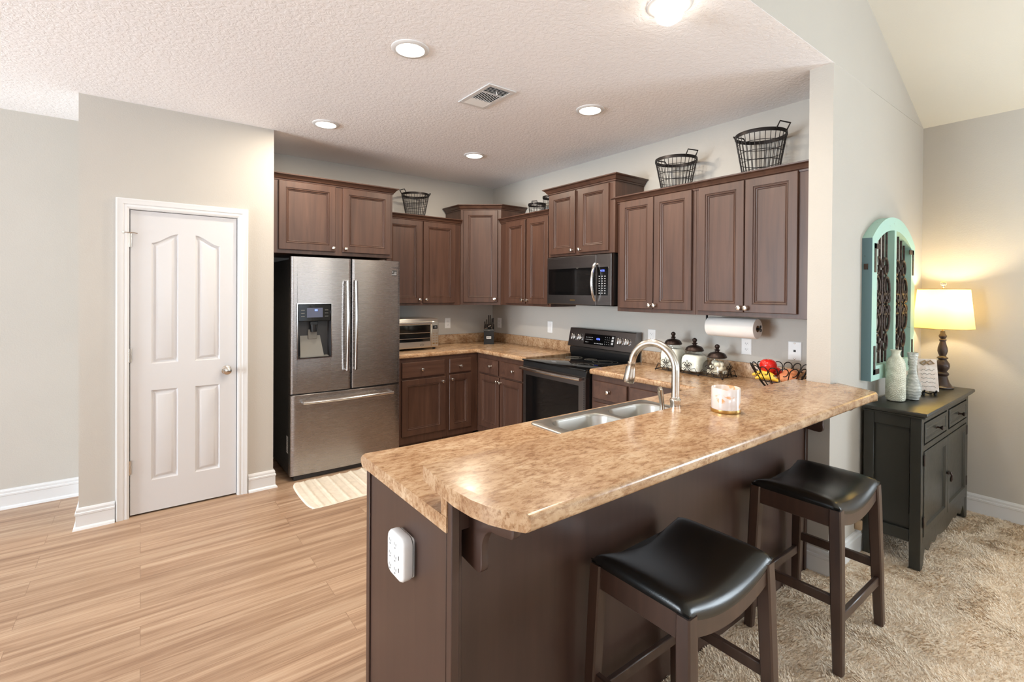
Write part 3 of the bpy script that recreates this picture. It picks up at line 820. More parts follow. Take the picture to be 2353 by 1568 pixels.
def tap():
    c = (1.812, 1.222)
    z0 = ZC+0.0065
    t = thing('kitchen_faucet', 'arched brushed nickel pull-down faucet behind the bar', 'faucet', (c[0], c[1], z0))
    b = MB(); b.lathe([(0.032, 0), (0.032, 0.006), (0.028, 0.012), (0.027, 0.03), (0.023, 0.075), (0.021, 0.10), (0.0235, 0.108), (0.0235, 0.118), (0.019, 0.122), (0.017, 0.13)], c=(c[0], c[1], z0), seg=28); b.build('faucet_base', M_nickel, t)
    pts = [(c[0], c[1], z0+0.122), (c[0], c[1], z0+0.18)]; r = 0.108; zc = z0+0.242
    for i in range(19):
        a = PI-(PI*0.97)*i/18
        pts.append((c[0]-0.010*(1+math.cos(a)), c[1]+r+r*math.cos(a), zc+r*math.sin(a)))
    g = MB(); g.tube(pts, 0.0165, 14); g.build('gooseneck_spout', M_nickel, t)
    e = Vector(pts[-1]); d = (e-Vector(pts[-2])).normalized()
    u = Vector((1, 0, 0)); v = d.cross(u).normalized(); u = v.cross(d)
    h = MB(frame(e, u, v, d)); h.lathe([(0.0165, -0.002), (0.0195, 0.0), (0.0195, 0.006), (0.018, 0.010), (0.0205, 0.03), (0.0255, 0.062), (0.0275, 0.085), (0.024, 0.094), (0.001, 0.094)], seg=24)
    o = h.build('spray_head', M_nickel, t)
    k = MB(h.M); k.box(-0.007, 0.007, -0.027, -0.018, 0.025, 0.055, 0.003); k.build('spray_button', M_black, o)
    l = MB(); b0 = (c[0]-0.024, c[1]+0.050)
    l.lathe([(0.027, 0), (0.027, 0.006), (0.022, 0.016), (0.014, 0.030), (0.011, 0.048)], c=(b0[0], b0[1], z0), seg=20)
    l.tube([(b0[0], b0[1], z0+0.040), (b0[0]+0.002, b0[1], z0+0.080), (b0[0], b0[1]+0.003, z0+0.115), (b0[0]-0.008, b0[1]+0.003, z0+0.146), (b0[0]-0.016, b0[1], z0+0.160), (b0[0]-0.024, b0[1], z0+0.158)], [0.0105, 0.010, 0.011, 0.0125, 0.011, 0.007], 12)
    l.build('lever_handle', M_nickel, t)
tap()

# ------------------------------------------------------------------ refrigerator
def fridge():
    x0, x1, yf, top = 0.936, 1.856, 4.075, 1.783
    w = x1-x0
    t = thing('refrigerator', 'stainless french door refrigerator with an ice and water dispenser', 'refrigerator', ((x0+x1)/2, 4.4, 0))
    b = MB(); b.box(x0+0.008, x1-0.008, yf+0.075, YF-0.02, 0.025, top-0.018, 0.004)
    b.box(x0+0.03, x1-0.03, yf+0.03, yf+0.2, 0.004, 0.05)
    for fx in (x0+0.06, x1-0.06):
        for fy in (yf+0.12, YF-0.1): b.lathe([(0.02, 0), (0.02, 0.028)], c=(fx, fy, 0), seg=12)
    b.box(x0+0.02, x0+0.10, yf+0.03, yf+0.14, top-0.018, top-0.002, 0.004); b.box(x1-0.10, x1-0.02, yf+0.03, yf+0.14, top-0.018, top-0.002, 0.004)
    b.build('fridge_body', M_dark, t)
    M = F_rear(x0, yf, 0)
    xm = 1.413-x0
    def bow(a): # gentle outward bow of the doors
        u = (a/w-0.5)*2; return 0.016*(1-u*u)-0.016
    def slab(a0, a1, z0, z1, hole=None):
        m = MB(M); n = 18; prof = []
        for i in range(n+1):
            a = a0+(a1-a0)*i/n; prof.append((a, bow(a)))
        er = 0.010
        fr = []
        for (a, o) in prof: fr.append((a, o))
        fr[0] = (a0, fr[0][1]-er); fr[-1] = (a1, fr[-1][1]-er)
        fr.insert(1, (a0+0.003, bow(a0)-0.003)); fr.insert(2, (a0+er, bow(a0+er))); fr.insert(-1, (a1-er, bow(a1-er))); fr.insert(-1, (a1-0.003, bow(a1)-0.003))
        fr = sorted(set(fr))
        def col(z, ins): return [(a, z, o-ins) for a, o in fr]
        zs = [(z0, 0.006), (z0+0.004, 0.0), (z1-0.004, 0.0), (z1, 0.006)]
        if hole:
            h0, h1, hz0, hz1 = hole
            # split so the recess shows through
            def sub(aa0, aa1, zz0, zz1):
                pts = sorted(set([aa0, aa1]+[a for a, o in fr if aa0 < a < aa1]))
                od = dict(fr)
                def o(a): return od[a] if a in od else bow(a)
                rows = [[(a, z, o(a)-i) for a in pts] for z, i in ((zz0, 0.006 if zz0 == z0 else 0), (zz1, 0.006 if zz1 == z1 else 0))]
                m.polyrings(rows, None, False, False, closed=False)
            sub(a0, h0, z0, z1); sub(h1, a1, z0, z1); sub(h0, h1, z0, hz0); sub(h0, h1, hz1, z1)
        else:
            m.polyrings([col(z, i) for z, i in zs], None, False, False, closed=False)
        # sides and back
        e0, e1 = fr[0], fr[-1]
        bk = -0.072
        m.add([(e0[0], z0, e0[1]), (e0[0], z1, e0[1]), (e0[0], z1, bk), (e0[0], z0, bk)], [(0, 1, 2, 3)])
        m.add([(e1[0], z0, e1[1]), (e1[0], z1, e1[1]), (e1[0], z1, bk), (e1[0], z0, bk)], [(3, 2, 1, 0)])
        top = [(a, z1, o-0.006) for a, o in fr]; bot = [(a, z0, o-0.006) for a, o in fr]
        m.add(top+[(e1[0], z1, bk), (e0[0], z1, bk)], [tuple(range(len(top)+2))])
        m.add(bot+[(e1[0], z0, bk), (e0[0], z0, bk)], [tuple(reversed(range(len(bot)+2)))])
        m.add([(e0[0], z0, bk), (e1[0], z0, bk), (e1[0], z1, bk), (e0[0], z1, bk)], [(3, 2, 1, 0)])
        return m
    zf = 0.692
    dh = (0.987-x0, 1.246-x0, 0.974, 1.406)
    L = slab(0, xm-0.003, zf, top, dh).build('door', M_steel, t, smooth=30, recalc=False)
    R = slab(xm+0.003, w, zf, top).build('door', M_steel, t, smooth=30, recalc=False)
    D = slab(0, w, 0.040, zf-0.010).build('freezer_drawer', M_steel, t, smooth=30, recalc=False)
    g = MB(); g.box(x0+0.01, x1-0.01, yf+0.02, yf+0.07, zf-0.012, zf+0.002); g.box(1.413-0.008, 1.413+0.008, yf+0.02, yf+0.07, zf, top-0.004)
    g.build('door_gasket', M_black, t)
    # bowed bar handles
    def handle(a, z0, z1, parent, horiz=False):
        m = MB(M); pts = []; n = 14
        for i in range(n+1):
            s = i/n; off = 0.045+0.014*math.sin(PI*s)
            pts.append((a, z0+(z1-z0)*s, off) if not horiz else (z0+(z1-z0)*s, a, off))
        m.tube(pts, 0.0125, 12)
        for s in (0.03, 0.97):
            p = pts[int(round(s*n))]; m.tube([(p[0], p[1], -0.004), (p[0], p[1], p[2])], 0.009, 10)
        m.build('handle', M_steelv, parent)
    handle(1.366-x0, 0.855, 1.597, L); handle(1.436-x0, 0.857, 1.598, R); handle(0.624, 1.02-x0, 1.77-x0, D, True)
    # dispenser
    d = MB(M); n0 = -0.012
    h0, h1, z0, z1 = dh
    d.rings(h0-0.006, h1+0.006, z0-0.006, z1+0.006, [(0, -0.012), (0, 0.001), (0.006, 0.001), (0.0065, -0.004)], closeback=False); d.f.pop(); d.mi.pop()
    od = d.build('dispenser_frame', M_steelv, t, recalc=False)
    q = MB(M); q.add([(h0, z0, -0.004), (h1, z0, -0.004), (h1, z1, -0.004), (h0, z1, -0.004), (h0+0.012, z0+0.01, -0.062), (h1-0.012, z0+0.01, -0.062), (h1-0.012, z1, -0.062), (h0+0.012, z1, -0.062)],
            [(0, 1, 5, 4), (1, 2, 6, 5), (2, 3, 7, 6), (3, 0, 4, 7), (4, 5, 6, 7)]); q.build('dispenser_recess', M_dark, t, smooth=0, recalc=False)
    q = MB(M); q.box(h0+0.004, h1-0.004, 1.268, z1-0.002, -0.02, -0.002, 0.004)
    pc = q.build('control_panel', M_blackglass, t)
    q = MB(M); q.box(h0+0.068, h1-0.068, 1.298, 1.375, -0.002, -0.0008); q.build('lcd_screen', M_lcddim, pc)
    q = MB(M); q.box(h0+0.128, h0+0.150, 1.350, 1.363, -0.0008, -0.0004); q.build('lit_indicator', M_bluelcd, pc)
    q = MB(M)
    for sx in (h0+0.024, h1-0.052):
        for k in range(3): q.box(sx, sx+0.028, 1.305+k*0.025, 1.309+k*0.025, -0.002, -0.0012)
    q.build('button_print', M_grey, pc)
    q = MB(M); q.box(h0+0.10, h1-0.10, 1.232, 1.268, -0.055, -0.018, 0.004); q.lathe([(0.024, -0.06), (0.03, 0.0)], c=((h0+h1)/2, 0, 0), seg=16, M=frame((0, 1.24, -0.036), (1, 0, 0), (0, 0, -1), (0, 1, 0)))
    q.build('dispenser_nozzle', M_black, t)
    q = MB(M); q.add([(h0+0.022, z0+0.012, -0.010), (h1-0.055, z0+0.012, -0.010), (h1-0.075, 1.15, -0.058), (h0+0.030, 1.15, -0.058)], [(0, 1, 2, 3)])
    q.box(h0+0.02, h1-0.02, z0+0.004, z0+0.012, -0.058, -0.006); q.box(h0+0.088, h1-0.100, 1.12, 1.20, -0.058, -0.045, 0.004)
    q.build('dispenser_paddle', M_grey, t, recalc=False)
    # badge, wordmark, energy label on the side
    q = MB(M); q.box(1.772-x0, 1.822-x0, 1.650, 1.698, bow(w-0.06)-0.002, bow(w-0.06)+0.0012, 0.0008); bd = q.build('badge_or_reflection', M_dark, R)
    q = MB(M); n = bow(w-0.06)+0.0014
    q.tube([(1.778-x0+0.006*math.sin(a)*1.0+0.002, 1.684+0.007*math.cos(a), n) for a in [PI*i/8 for i in range(9)]]+[(1.780-x0, 1.691, n)], 0.0009, 4)
    for k, (a, c) in enumerate(((0.026, 0.047), (0.026, 0.044))): q.box(1.772-x0+a, 1.772-x0+c, 1.682-k*0.006, 1.6845-k*0.006, n-0.0004, n)
    q.box(1.772-x0+0.004, 1.772-x0+0.046, 1.658, 1.662, n-0.0004, n); q.box(1.772-x0+0.02, 1.772-x0+0.046, 1.666, 1.669, n-0.0004, n)
    q.build('badge_print', M_lettergrey, bd)
    letters('SAMSUNG', 0.018, M @ Matrix.Translation((1.795-x0, 1.722, bow(w-0.06)+0.0010)), 'wordmark', M_letterdark, R)
    q = MB(frame((x0+0.0078, yf+0.12, 0.20), (0, 1, 0), (0, 0, 1), (-1, 0, 0))); q.box(0, 0.05, 0, 0.135, 0, 0.0008); lb = q.build('paper_label', M_plate, t)
    q = MB(q.M)
    for k in range(9): q.box(0.006, 0.044-0.008*(k % 3), 0.012+k*0.0135, 0.016+k*0.0135, 0.0008, 0.0012)
    q.build('label_print', M_letterdark, lb)
fridge()

# ------------------------------------------------------------------ range
def range_():
    xf, y0, y1, zt = 2.672, 2.577, 3.339, 0.925
    M = F_range(xf, y1, 0); w = y1-y0
    t = thing('electric_range', 'black stainless freestanding electric range with a smooth glass cooktop', 'range', (3.0, (y0+y1)/2, 0))
    b = MB(M); b.box(0.002, w-0.002, 0.03, zt-0.035, -0.665, -0.045); b.box(0.0, w, zt-0.068, zt-0.008, -0.62, -0.004, 0.004); b.box(0.02, w-0.02, 0.0, 0.035, -0.6, -0.08)
    b.build('range_body', M_black, t)
    c = MB(M); c.box(0, w, zt-0.009, zt+0.004, -0.58, 0.008, 0.004, 2); ck = c.build('cooktop', M_blackglass, t)
    for (a, n, r) in ((0.20, -0.17, 0.11), (0.57, -0.17, 0.085), (0.20, -0.43, 0.075), (0.57, -0.43, 0.105), (0.385, -0.45, 0.055)):
        q = MB(M @ frame((a, zt+0.0041, n), (1, 0, 0), (0, 0, 1), (0, -1, 0)))
        q.lathe([(r-0.0025, 0), (r, -0.0003), (r+0.0001, 0), ], seg=40, cap=False); q.lathe([(r*0.55, 0), (r*0.55+0.002, -0.0003)], seg=40, cap=False)
        q.build('burner_ring', M_grey, ck, recalc=False)
    # oven door
    d = MB(M); z0, z1 = 0.235, 0.872
    d.rings(0.004, w-0.004, z0, z1, [(0, -0.045), (0, -0.006), (0.006, 0.0), (0.010, 0.0)]); dr = d.build('oven_door', M_blacksteel, t, smooth=20)
    q = MB(M); q.box(0.045, w-0.075, z0+0.06, z1-0.075, -0.003, 0.0012, 0.001); q.build('oven_window', M_glassdark, dr)
    q = MB(M); q.tube([(0.02+(w-0.04)*i/12, 0.855, 0.040+0.012*math.sin(PI*i/12)) for i in range(13)], 0.0145, 12)
    for a in (0.035, w-0.035): q.box(a-0.012, a+0.012, 0.843, 0.867, 0.0, 0.042, 0.003)
    q.build('oven_handle', M_steelv, dr)
    q = MB(M)
    for k in range(14): q.box(0, 0.008, 0.60+k*0.017, 0.612+k*0.017, -0.001, 0.0006, M=Matrix.Translation((w-0.022, 0, 0)))
    q.build('oven_vent_slot', M_black, dr)
    q = MB(M); q.rings(0.004, w-0.004, 0.04, 0.225, [(0, -0.045), (0, -0.006), (0.006, 0.0), (0.010, 0.0)]); q.build('storage_drawer', M_blacksteel, t, smooth=20)
    # riser and control panel
    g = MB(M); sec = [(-0.660, zt-0.02), (-0.575, zt-0.02), (-0.548, zt+0.03), (-0.545, zt+0.07), (-0.556, zt+0.092), (-0.560, zt+0.10), (-0.660, zt+0.10)]
    g.polyrings([[(a, z, n) for n, z in sec] for a in (0.028, w-0.012)], None); g.build('riser', M_black, t, smooth=30)
    pz0, pz1, n0, n1 = zt+0.086, zt+0.256, -0.548, -0.586
    k = MB(M); sec = [(-0.655, pz0), (n0-0.004, pz0), (n0, pz0+0.006), (n1, pz1-0.006), (n1-0.006, pz1), (-0.655, pz1)]
    k.polyrings([[(a, z, n) for n, z in sec] for a in (-0.004, w+0.004)], None); kp = k.build('control_panel', M_blacksteel, t, smooth=30)
    tv = Vector((0, pz1-pz0-0.012, n1-n0)); tv.normalize(); nn = Vector((0, -tv.z, tv.y))
    MP = M @ frame((0, pz0+0.006, n0), (1, 0, 0), tv, Vector((1, 0, 0)).cross(tv))
    q = MB(MP); q.box(0.195, 0.555, 0.028, 0.125, 0, 0.0015, 0.001); ds = q.build('control_display', M_blackglass, kp)
    q = MB(MP); rnd = random.Random(5)
    for r in range(4):
        for cc in range(3): q.box(0.445+cc*0.022, 0.449+cc*0.022, 0.042+r*0.020, 0.047+r*0.020, 0.0015, 0.002)
    for cc in range(5): q.box(0.215+cc*0.018, 0.227+cc*0.018, 0.090, 0.094, 0.0015, 0.002); q.box(0.215+cc*0.018, 0.226+cc*0.018, 0.070, 0.074, 0.0015, 0.002)
    for cc in range(3): q.box(0.215+cc*0.014, 0.224+cc*0.014, 0.046, 0.049, 0.0015, 0.002)
    for cc in range(6): q.box(0.325+cc*0.018, 0.336+cc*0.018, 0.040, 0.046, 0.0015, 0.002)
    for r in range(3): q.box(0.520, 0.542, 0.045+r*0.026, 0.063+r*0.026, 0.0015, 0.0018)
    q.build('display_print', M_lettergrey, ds)
    letters('4:16', 0.026, MP @ Matrix.Translation((0.365, 0.083, 0.002)), 'clock_digits', M_bluelcd, ds)
    for a in (0.062, 0.140, 0.612, 0.690):
        q = MB(MP @ Matrix.Translation((a, 0.082, 0)))
        q.lathe([(0.030, 0), (0.030, 0.010), (0.027, 0.014), (0.001, 0.0145)], seg=28); q.box(-0.009, 0.009, -0.027, 0.027, 0.012, 0.036, 0.005, 2)
        q.build('knob', M_steelv, kp)
        q = MB(MP @ Matrix.Translation((a, 0.082, 0)))
        for j in range(7):
            an = -2.2+j*0.73; q.box(0.037*math.sin(an)-0.002, 0.037*math.sin(an)+0.002, 0.037*math.cos(an)-0.002, 0.037*math.cos(an)+0.002, 0.0, 0.0006)
        q.build('knob_marks', M_lettergrey, kp)
range_()

def microwave():
    xf, y0, y1, z0, z1 = 2.955, 2.583, 3.345, 1.402, 1.826
    M = F_range(xf, y1, z0); w, h = y1-y0, z1-z0
    t = thing('microwave_oven', 'black stainless over-the-range microwave with a curved bar handle', 'microwave', (3.15, (y0+y1)/2, z0))
    b = MB(M); b.box(0, w, 0.012, h, -(XR-xf-0.002), -0.03, 0.002); b.box(0.03, w-0.03, 0.0, 0.012, -0.33, -0.06); b.build('microwave_body', M_black, t)
    xd = 0.600
    d = MB(M); d.rings(0, xd, 0.006, h-0.002, [(0, -0.03), (0, -0.004), (0.004, 0), (0.008, 0)]); o = d.build('microwave_door', M_blacksteel, t, smooth=20)
    q = MB(M); q.box(0.022, xd-0.002, 0.088, 0.318, -0.003, 0.0012, 0.001); gw = q.build('door_window', M_blackglass, o)
    q = MB(M); q.box(0.075, xd-0.075, 0.118, 0.290, 0.0012, 0.0016); q.build('window_mesh', M_glassdark, gw)
    q = MB(M); q.tube([(xd+0.002, 0.045+0.300*i/12, 0.012+0.042*math.sin(PI*i/12)**0.7) for i in range(13)], 0.0125, 12); q.build('handle', M_steelv, o)
    c = MB(M); c.rings(xd+0.002, w, 0.006, h-0.002, [(0, -0.03), (0, -0.004), (0.004, 0), (0.008, 0)]); c = c.build('control_column', M_blacksteel, t, smooth=20)
    q = MB(M); q.box(xd+0.014, w-0.030, 0.088, 0.318, -0.003, 0.0012, 0.001); k = q.build('key_panel', M_blackglass, c)
    q = MB(M)
    for r in range(8):
        for cc in range(3): q.box(xd+0.032+cc*0.030, xd+0.046+cc*0.030, 0.104+r*0.0195, 0.109+r*0.0195, 0.0012, 0.0016)
    q.build('key_print', M_lettergrey, k)
    letters('4:16', 0.026, M @ Matrix.Translation((xd+0.072, 0.288, 0.0016)), 'clock_digits', M_bluelcd, k)
    q = MB(M); q.box(0.30, 0.36, 0.040, 0.050, 0, 0.0006); q.build('badge_or_reflection', M_gold, o)  # gold bar stands in for a reflection, coloured onto the microwave door
microwave()
# ================================================================== things on the worktops
def toaster_oven():
    x0, x1, yf, z0, z1 = 1.90, 2.388, 4.345, ZC, 1.245
    t = thing('toaster_oven', 'stainless countertop toaster oven beside the refrigerator', 'toaster oven', ((x0+x1)/2, 4.5, z0))
    M = F_rear(x0, yf, z0); w, h = x1-x0, z1-z0
    b = MB(M); b.box(0, w, 0.018, h, -0.34, -0.012, 0.008, 2)
    b.build('oven_body', M_ovensteel, t)
    for a in (0.03, w-0.03):
        for n in (-0.04, -0.30):
            f = MB(M); f.lathe([(0.014, 0), (0.016, 0.019)], seg=12, M=frame((a, 0, n), (1, 0, 0), (0, 0, -1), (0, 1, 0))); f.build('foot', M_black, t)
    xp = w-0.088
    d = MB(M); d.rings(0.012, xp, 0.028, h-0.030, [(0, -0.012), (0, 0.006), (0.004, 0.010), (0.008, 0.010)], closeback=False); dr = d.build('glass_door', M_ovensteel, t, smooth=20)
    q = MB(M); q.box(0.028, xp-0.012, 0.085, h-0.062, 0.008, 0.0112); g = q.build('door_pane', M_glassdark, dr)
    q = MB(M); q.tube([(0.028, 0.172, 0.0125), (xp-0.014, 0.172, 0.0125)], 0.0028, 6); q.tube([(0.028, 0.118, 0.0125), (xp-0.014, 0.118, 0.0125)], 0.0028, 6); q.build('rack_bars', M_steelv, g)
    q = MB(M); q.tube([(0.03, h-0.046, 0.038), (xp-0.012, h-0.046, 0.038)], 0.010, 10)
    for a in (0.06, xp-0.03): q.tube([(a, h-0.046, 0.006), (a, h-0.046, 0.038)], 0.007, 8)
    q.build('handle', M_steelv, dr)
    q = MB(M @ Matrix.Translation((0.30, 0.052, 0.0102))); q.tube([(0.022*math.cos(a), 0.009*math.sin(a), 0) for a in [2*PI*i/20 for i in range(20)]], 0.0012, 4, True); q.tube([(-0.012, -0.003, 0), (-0.004, 0.004, 0), (0.003, -0.002, 0), (0.012, 0.003, 0)], 0.0011, 4)
    q.build('logo_mark', M_letterdark, dr)
    c = MB(M); c.box(xp+0.004, w-0.004, 0.030, h-0.028, -0.012, 0.008, 0.004); cp = c.build('control_panel', M_ovensteel, t)
    q = MB(M); q.box(xp+0.018, w-0.018, h-0.105, h-0.070, 0.006, 0.0092); s = q.build('display', M_blackglass, cp)
    letters('1:35', 0.018, M @ Matrix.Translation(((xp+w)/2, h-0.088, 0.0096)), 'display_digits', M_lettergrey, s)
    q = MB(M)
    for r in range(4):
        for cc in range(2): q.box(xp+0.018+cc*0.032, xp+0.038+cc*0.032, 0.085+r*0.025, 0.089+r*0.025, 0.008, 0.0086)
    for cc in range(2): q.box(xp+0.018+cc*0.032, xp+0.040+cc*0.032, 0.055, 0.066, 0.008, 0.010)
    q.build('button', M_gold, cp)
toaster_oven()

def knife_block():
    c = Vector((3.085, 4.46, ZC))
    d = Vector((-0.60, -0.80, 0)); u = Vector((0.80, -0.60, 0)); up = Vector((0, 0, 1))
    t = thing('knife_block', 'black knife block with a white label in the worktop corner', 'knife block', c)
    M = frame(c, u, up, d)
    sec = [(0.055, 0.0), (0.060, 0.15), (0.055, 0.165), (-0.052, 0.215), (-0.065, 0.20), (-0.060, 0.0)]
    b = MB(M); b.polyrings([[(a, z, n) for n, z in sec] for a in (-0.055, 0.055)], None); b.build('block', M_black, t, smooth=20)
    q = MB(M); q.box(-0.026, 0.026, 0.062, 0.088, 0.0575, 0.0595); l = q.build('paper_label', M_plate, t)
    q = MB(M)
    for i in range(6): q.box(-0.020+i*0.007, -0.015+i*0.007, 0.071, 0.079, 0.0595, 0.0600)
    q.build('label_print', M_letterdark, l)
    q = MB(M); q.box(-0.012, 0.012, 0.150, 0.154, 0.0555, 0.0605); q.build('emblem', M_grey, t)
    spots = [(-0.040, 0.035, 0.085, 'leftmost short'), (-0.022, 0.030, 0.105, 'second from the left'), (-0.003, -0.005, 0.135, 'tallest'), (0.012, -0.022, 0.128, 'tall rear'), (0.030, 0.020, 0.112, 'front right'), (0.042, -0.012, 0.100, 'rear right'), (0.036, 0.044, 0.080, 'short front right')]
    lean = Vector((0.0, 0.94, 0.30)).normalized()
    for a, n, L, nm in spots:
        zt = 0.165+(0.055-n)*(0.05/0.107)-0.006
        base = M @ Vector((a, zt, n))
        k = thing('kitchen_knife', 'black steel handled kitchen knife in the knife block, the %s handle' % nm, 'knife', base, 'knives in the block')
        la = (Vector((a*1.2, 1.0, 0.16))).normalized(); lw = (M.to_3x3() @ la).normalized()
        v = M.to_3x3() @ Vector((0, 0, 1)); v = (v-lw*v.dot(lw)).normalized(); uu = v.cross(lw)
        m = MB(frame(base, uu, v, lw))
        m.polyrings([[(x*0.0065, y*0.011*s+o, z) for x, y in ((-1, -0.8), (1, -0.8), (1, 0.8), (-1, 0.8))] for z, s, o in ((0.0, 0.9, 0), (L*0.3, 1.0, 0.001), (L*0.75, 0.85, 0.002), (L*0.95, 1.1, 0.006), (L, 0.8, 0.008))], None)
        m.build('handle', M_black, k, smooth=30)
        m = MB(m.M); m.box(-0.0069, 0.0069, -0.0075, 0.0085, 0.004, L*0.8, 0.001); m.box(-0.0015, 0.0015, -0.010, 0.010, -0.05, 0.002); m.build('steel_bolster', M_steelv, k)
knife_block()

def outlet(name, label, M, w, h, kind, cat='outlet'):
    o = M @ Vector((w/2, h/2, 0))
    t = thing(name, label, cat, o, 'wall plates')
    p = MB(M); p.rings(0, w, 0, h, [(0, 0.0005), (0, 0.004), (0.004, 0.006), (0.006, 0.006)]); p.build('cover_plate', M_plate, t, smooth=20)
    cx = w/2
    if kind == 'duplex' or kind == 'decora':
        q = MB(M)
        if kind == 'decora': q.box(cx-0.017, cx+0.017, h/2-0.034, h/2+0.034, 0.006, 0.0075, 0.001)
        else:
            for dy in (-0.020, 0.020): q.prism([(cx+0.017*math.cos(a), h/2+dy+max(-0.0125, min(0.0125, 0.017*math.sin(a)))) for a in [2*PI*i/24 for i in range(24)]], 0.006, 0.0072)
        f = q.build('socket_face', M_plate, t)
        q = MB(M)
        for dy in (-0.020, 0.020):
            q.box(cx-0.0075, cx-0.0055, h/2+dy-0.001, h/2+dy+0.007, 0.0071, 0.0078); q.box(cx+0.0055, cx+0.0075, h/2+dy-0.001, h/2+dy+0.006, 0.0071, 0.0078)
            q.lathe([(0.0022, 0.0071), (0.0022, 0.0078)], c=(cx, h/2+dy-0.007, 0), seg=10)
        q.build('slot', M_slot, f)
    elif kind == 'switch':
        q = MB(M); q.box(cx-0.016, cx+0.016, h/2-0.033, h/2+0.033, 0.006, 0.009, 0.002); q.build('rocker', M_plate, t)
    elif kind == 'phone':
        q = MB(M); q.box(cx-0.007, cx+0.007, h/2-0.006, h/2+0.008, 0.006, 0.0068); q.build('jack', M_slot, t)
        for y in (0.010, h-0.010):
            q = MB(M); q.lathe([(0.0042, 0.006), (0.0042, 0.009), (0.002, 0.010)], c=(cx, y, 0), seg=12); q.build('mounting_stud', M_nickel, t)
outlet('wall_outlet', 'white outlet on the rear wall just right of the toaster oven', F_rear(2.697, YF, 1.102), 0.070, 0.116, 'duplex')
outlet('wall_outlet', 'white outlet plate just right of the knife block', F_range(XR, 4.655, 1.095), 0.070, 0.114, 'duplex')
outlet('light_switch', 'white switch plate on the range wall, left of the range', F_range(XR, 3.769, 1.098), 0.072, 0.116, 'switch', 'switch')
outlet('wall_outlet', 'white square-faced outlet on the wall just right of the range', F_range(XR, 2.518, 1.100), 0.074, 0.112, 'decora')
outlet('wall_outlet', 'white duplex outlet directly under the paper towel roll', F_range(XR, 1.729, 1.090), 0.071, 0.110, 'duplex')
outlet('phone_plate', 'white telephone wall plate with two studs near the wing wall', F_range(XR, 1.420, 1.085), 0.080, 0.120, 'phone', 'wall plate')

def towel():
    xc, zc, y0, y1, r = 3.185, 1.283, 1.542, 1.878, 0.066
    t = thing('paper_towel_roll', 'white paper towel roll hanging under the wall cabinet', 'paper towel', (xc, (y0+y1)/2, zc))
    M = frame((xc, y1, zc), (1, 0, 0), (0, 0, 1), (0, -1, 0)); L = y1-y0
    b = MB(M); n = 40
    def ring(rad, z): return [(rad*math.cos(2*PI*k/n), rad*math.sin(2*PI*k/n), z) for k in range(n)]
    b.polyrings([ring(0.022, 0), ring(r-0.002, 0), ring(r, 0.003), ring(r, L-0.003), ring(r-0.002, L), ring(0.022, L)], None, False, False); b.build('paper', M_paper, t)
    b = MB(M); b.polyrings([ring(0.0222, 0.0), ring(0.0222, L), ring(0.020, L), ring(0.020, 0.0), ring(0.0222, 0.0)], None, False, False); b.build('cardboard_core', M_core, t)
    h = thing('paper_towel_holder', 'black metal holder carrying the paper towel roll', 'holder', (xc, (y0+y1)/2, ZU))
    q = MB(M); q.tube([(0, 0, -0.02), (0, 0, L+0.012)], 0.006, 8)
    q.tube([(0, 0.0, L+0.012), (0.006, 0.014, L+0.018), (0.004, 0.022, L+0.018), (-0.006, 0.020, L+0.018), (-0.010, 0.004, L+0.018), (-0.004, -0.016, L+0.018), (0.010, -0.016, L+0.018), (0.012, -0.004, L+0.018), (0.002, 0.0, L+0.018)], 0.0035, 8)
    q.build('rod', M_black, h)
    q = MB(M); q.box(-0.010, 0.010, -0.01, ZU-zc-0.0005, -0.024, -0.018, 0.001); q.box(-0.018, 0.018, ZU-zc-0.005, ZU-zc-0.0005, -0.05, -0.008, 0.001); q.build('bracket', M_black, h)
towel()

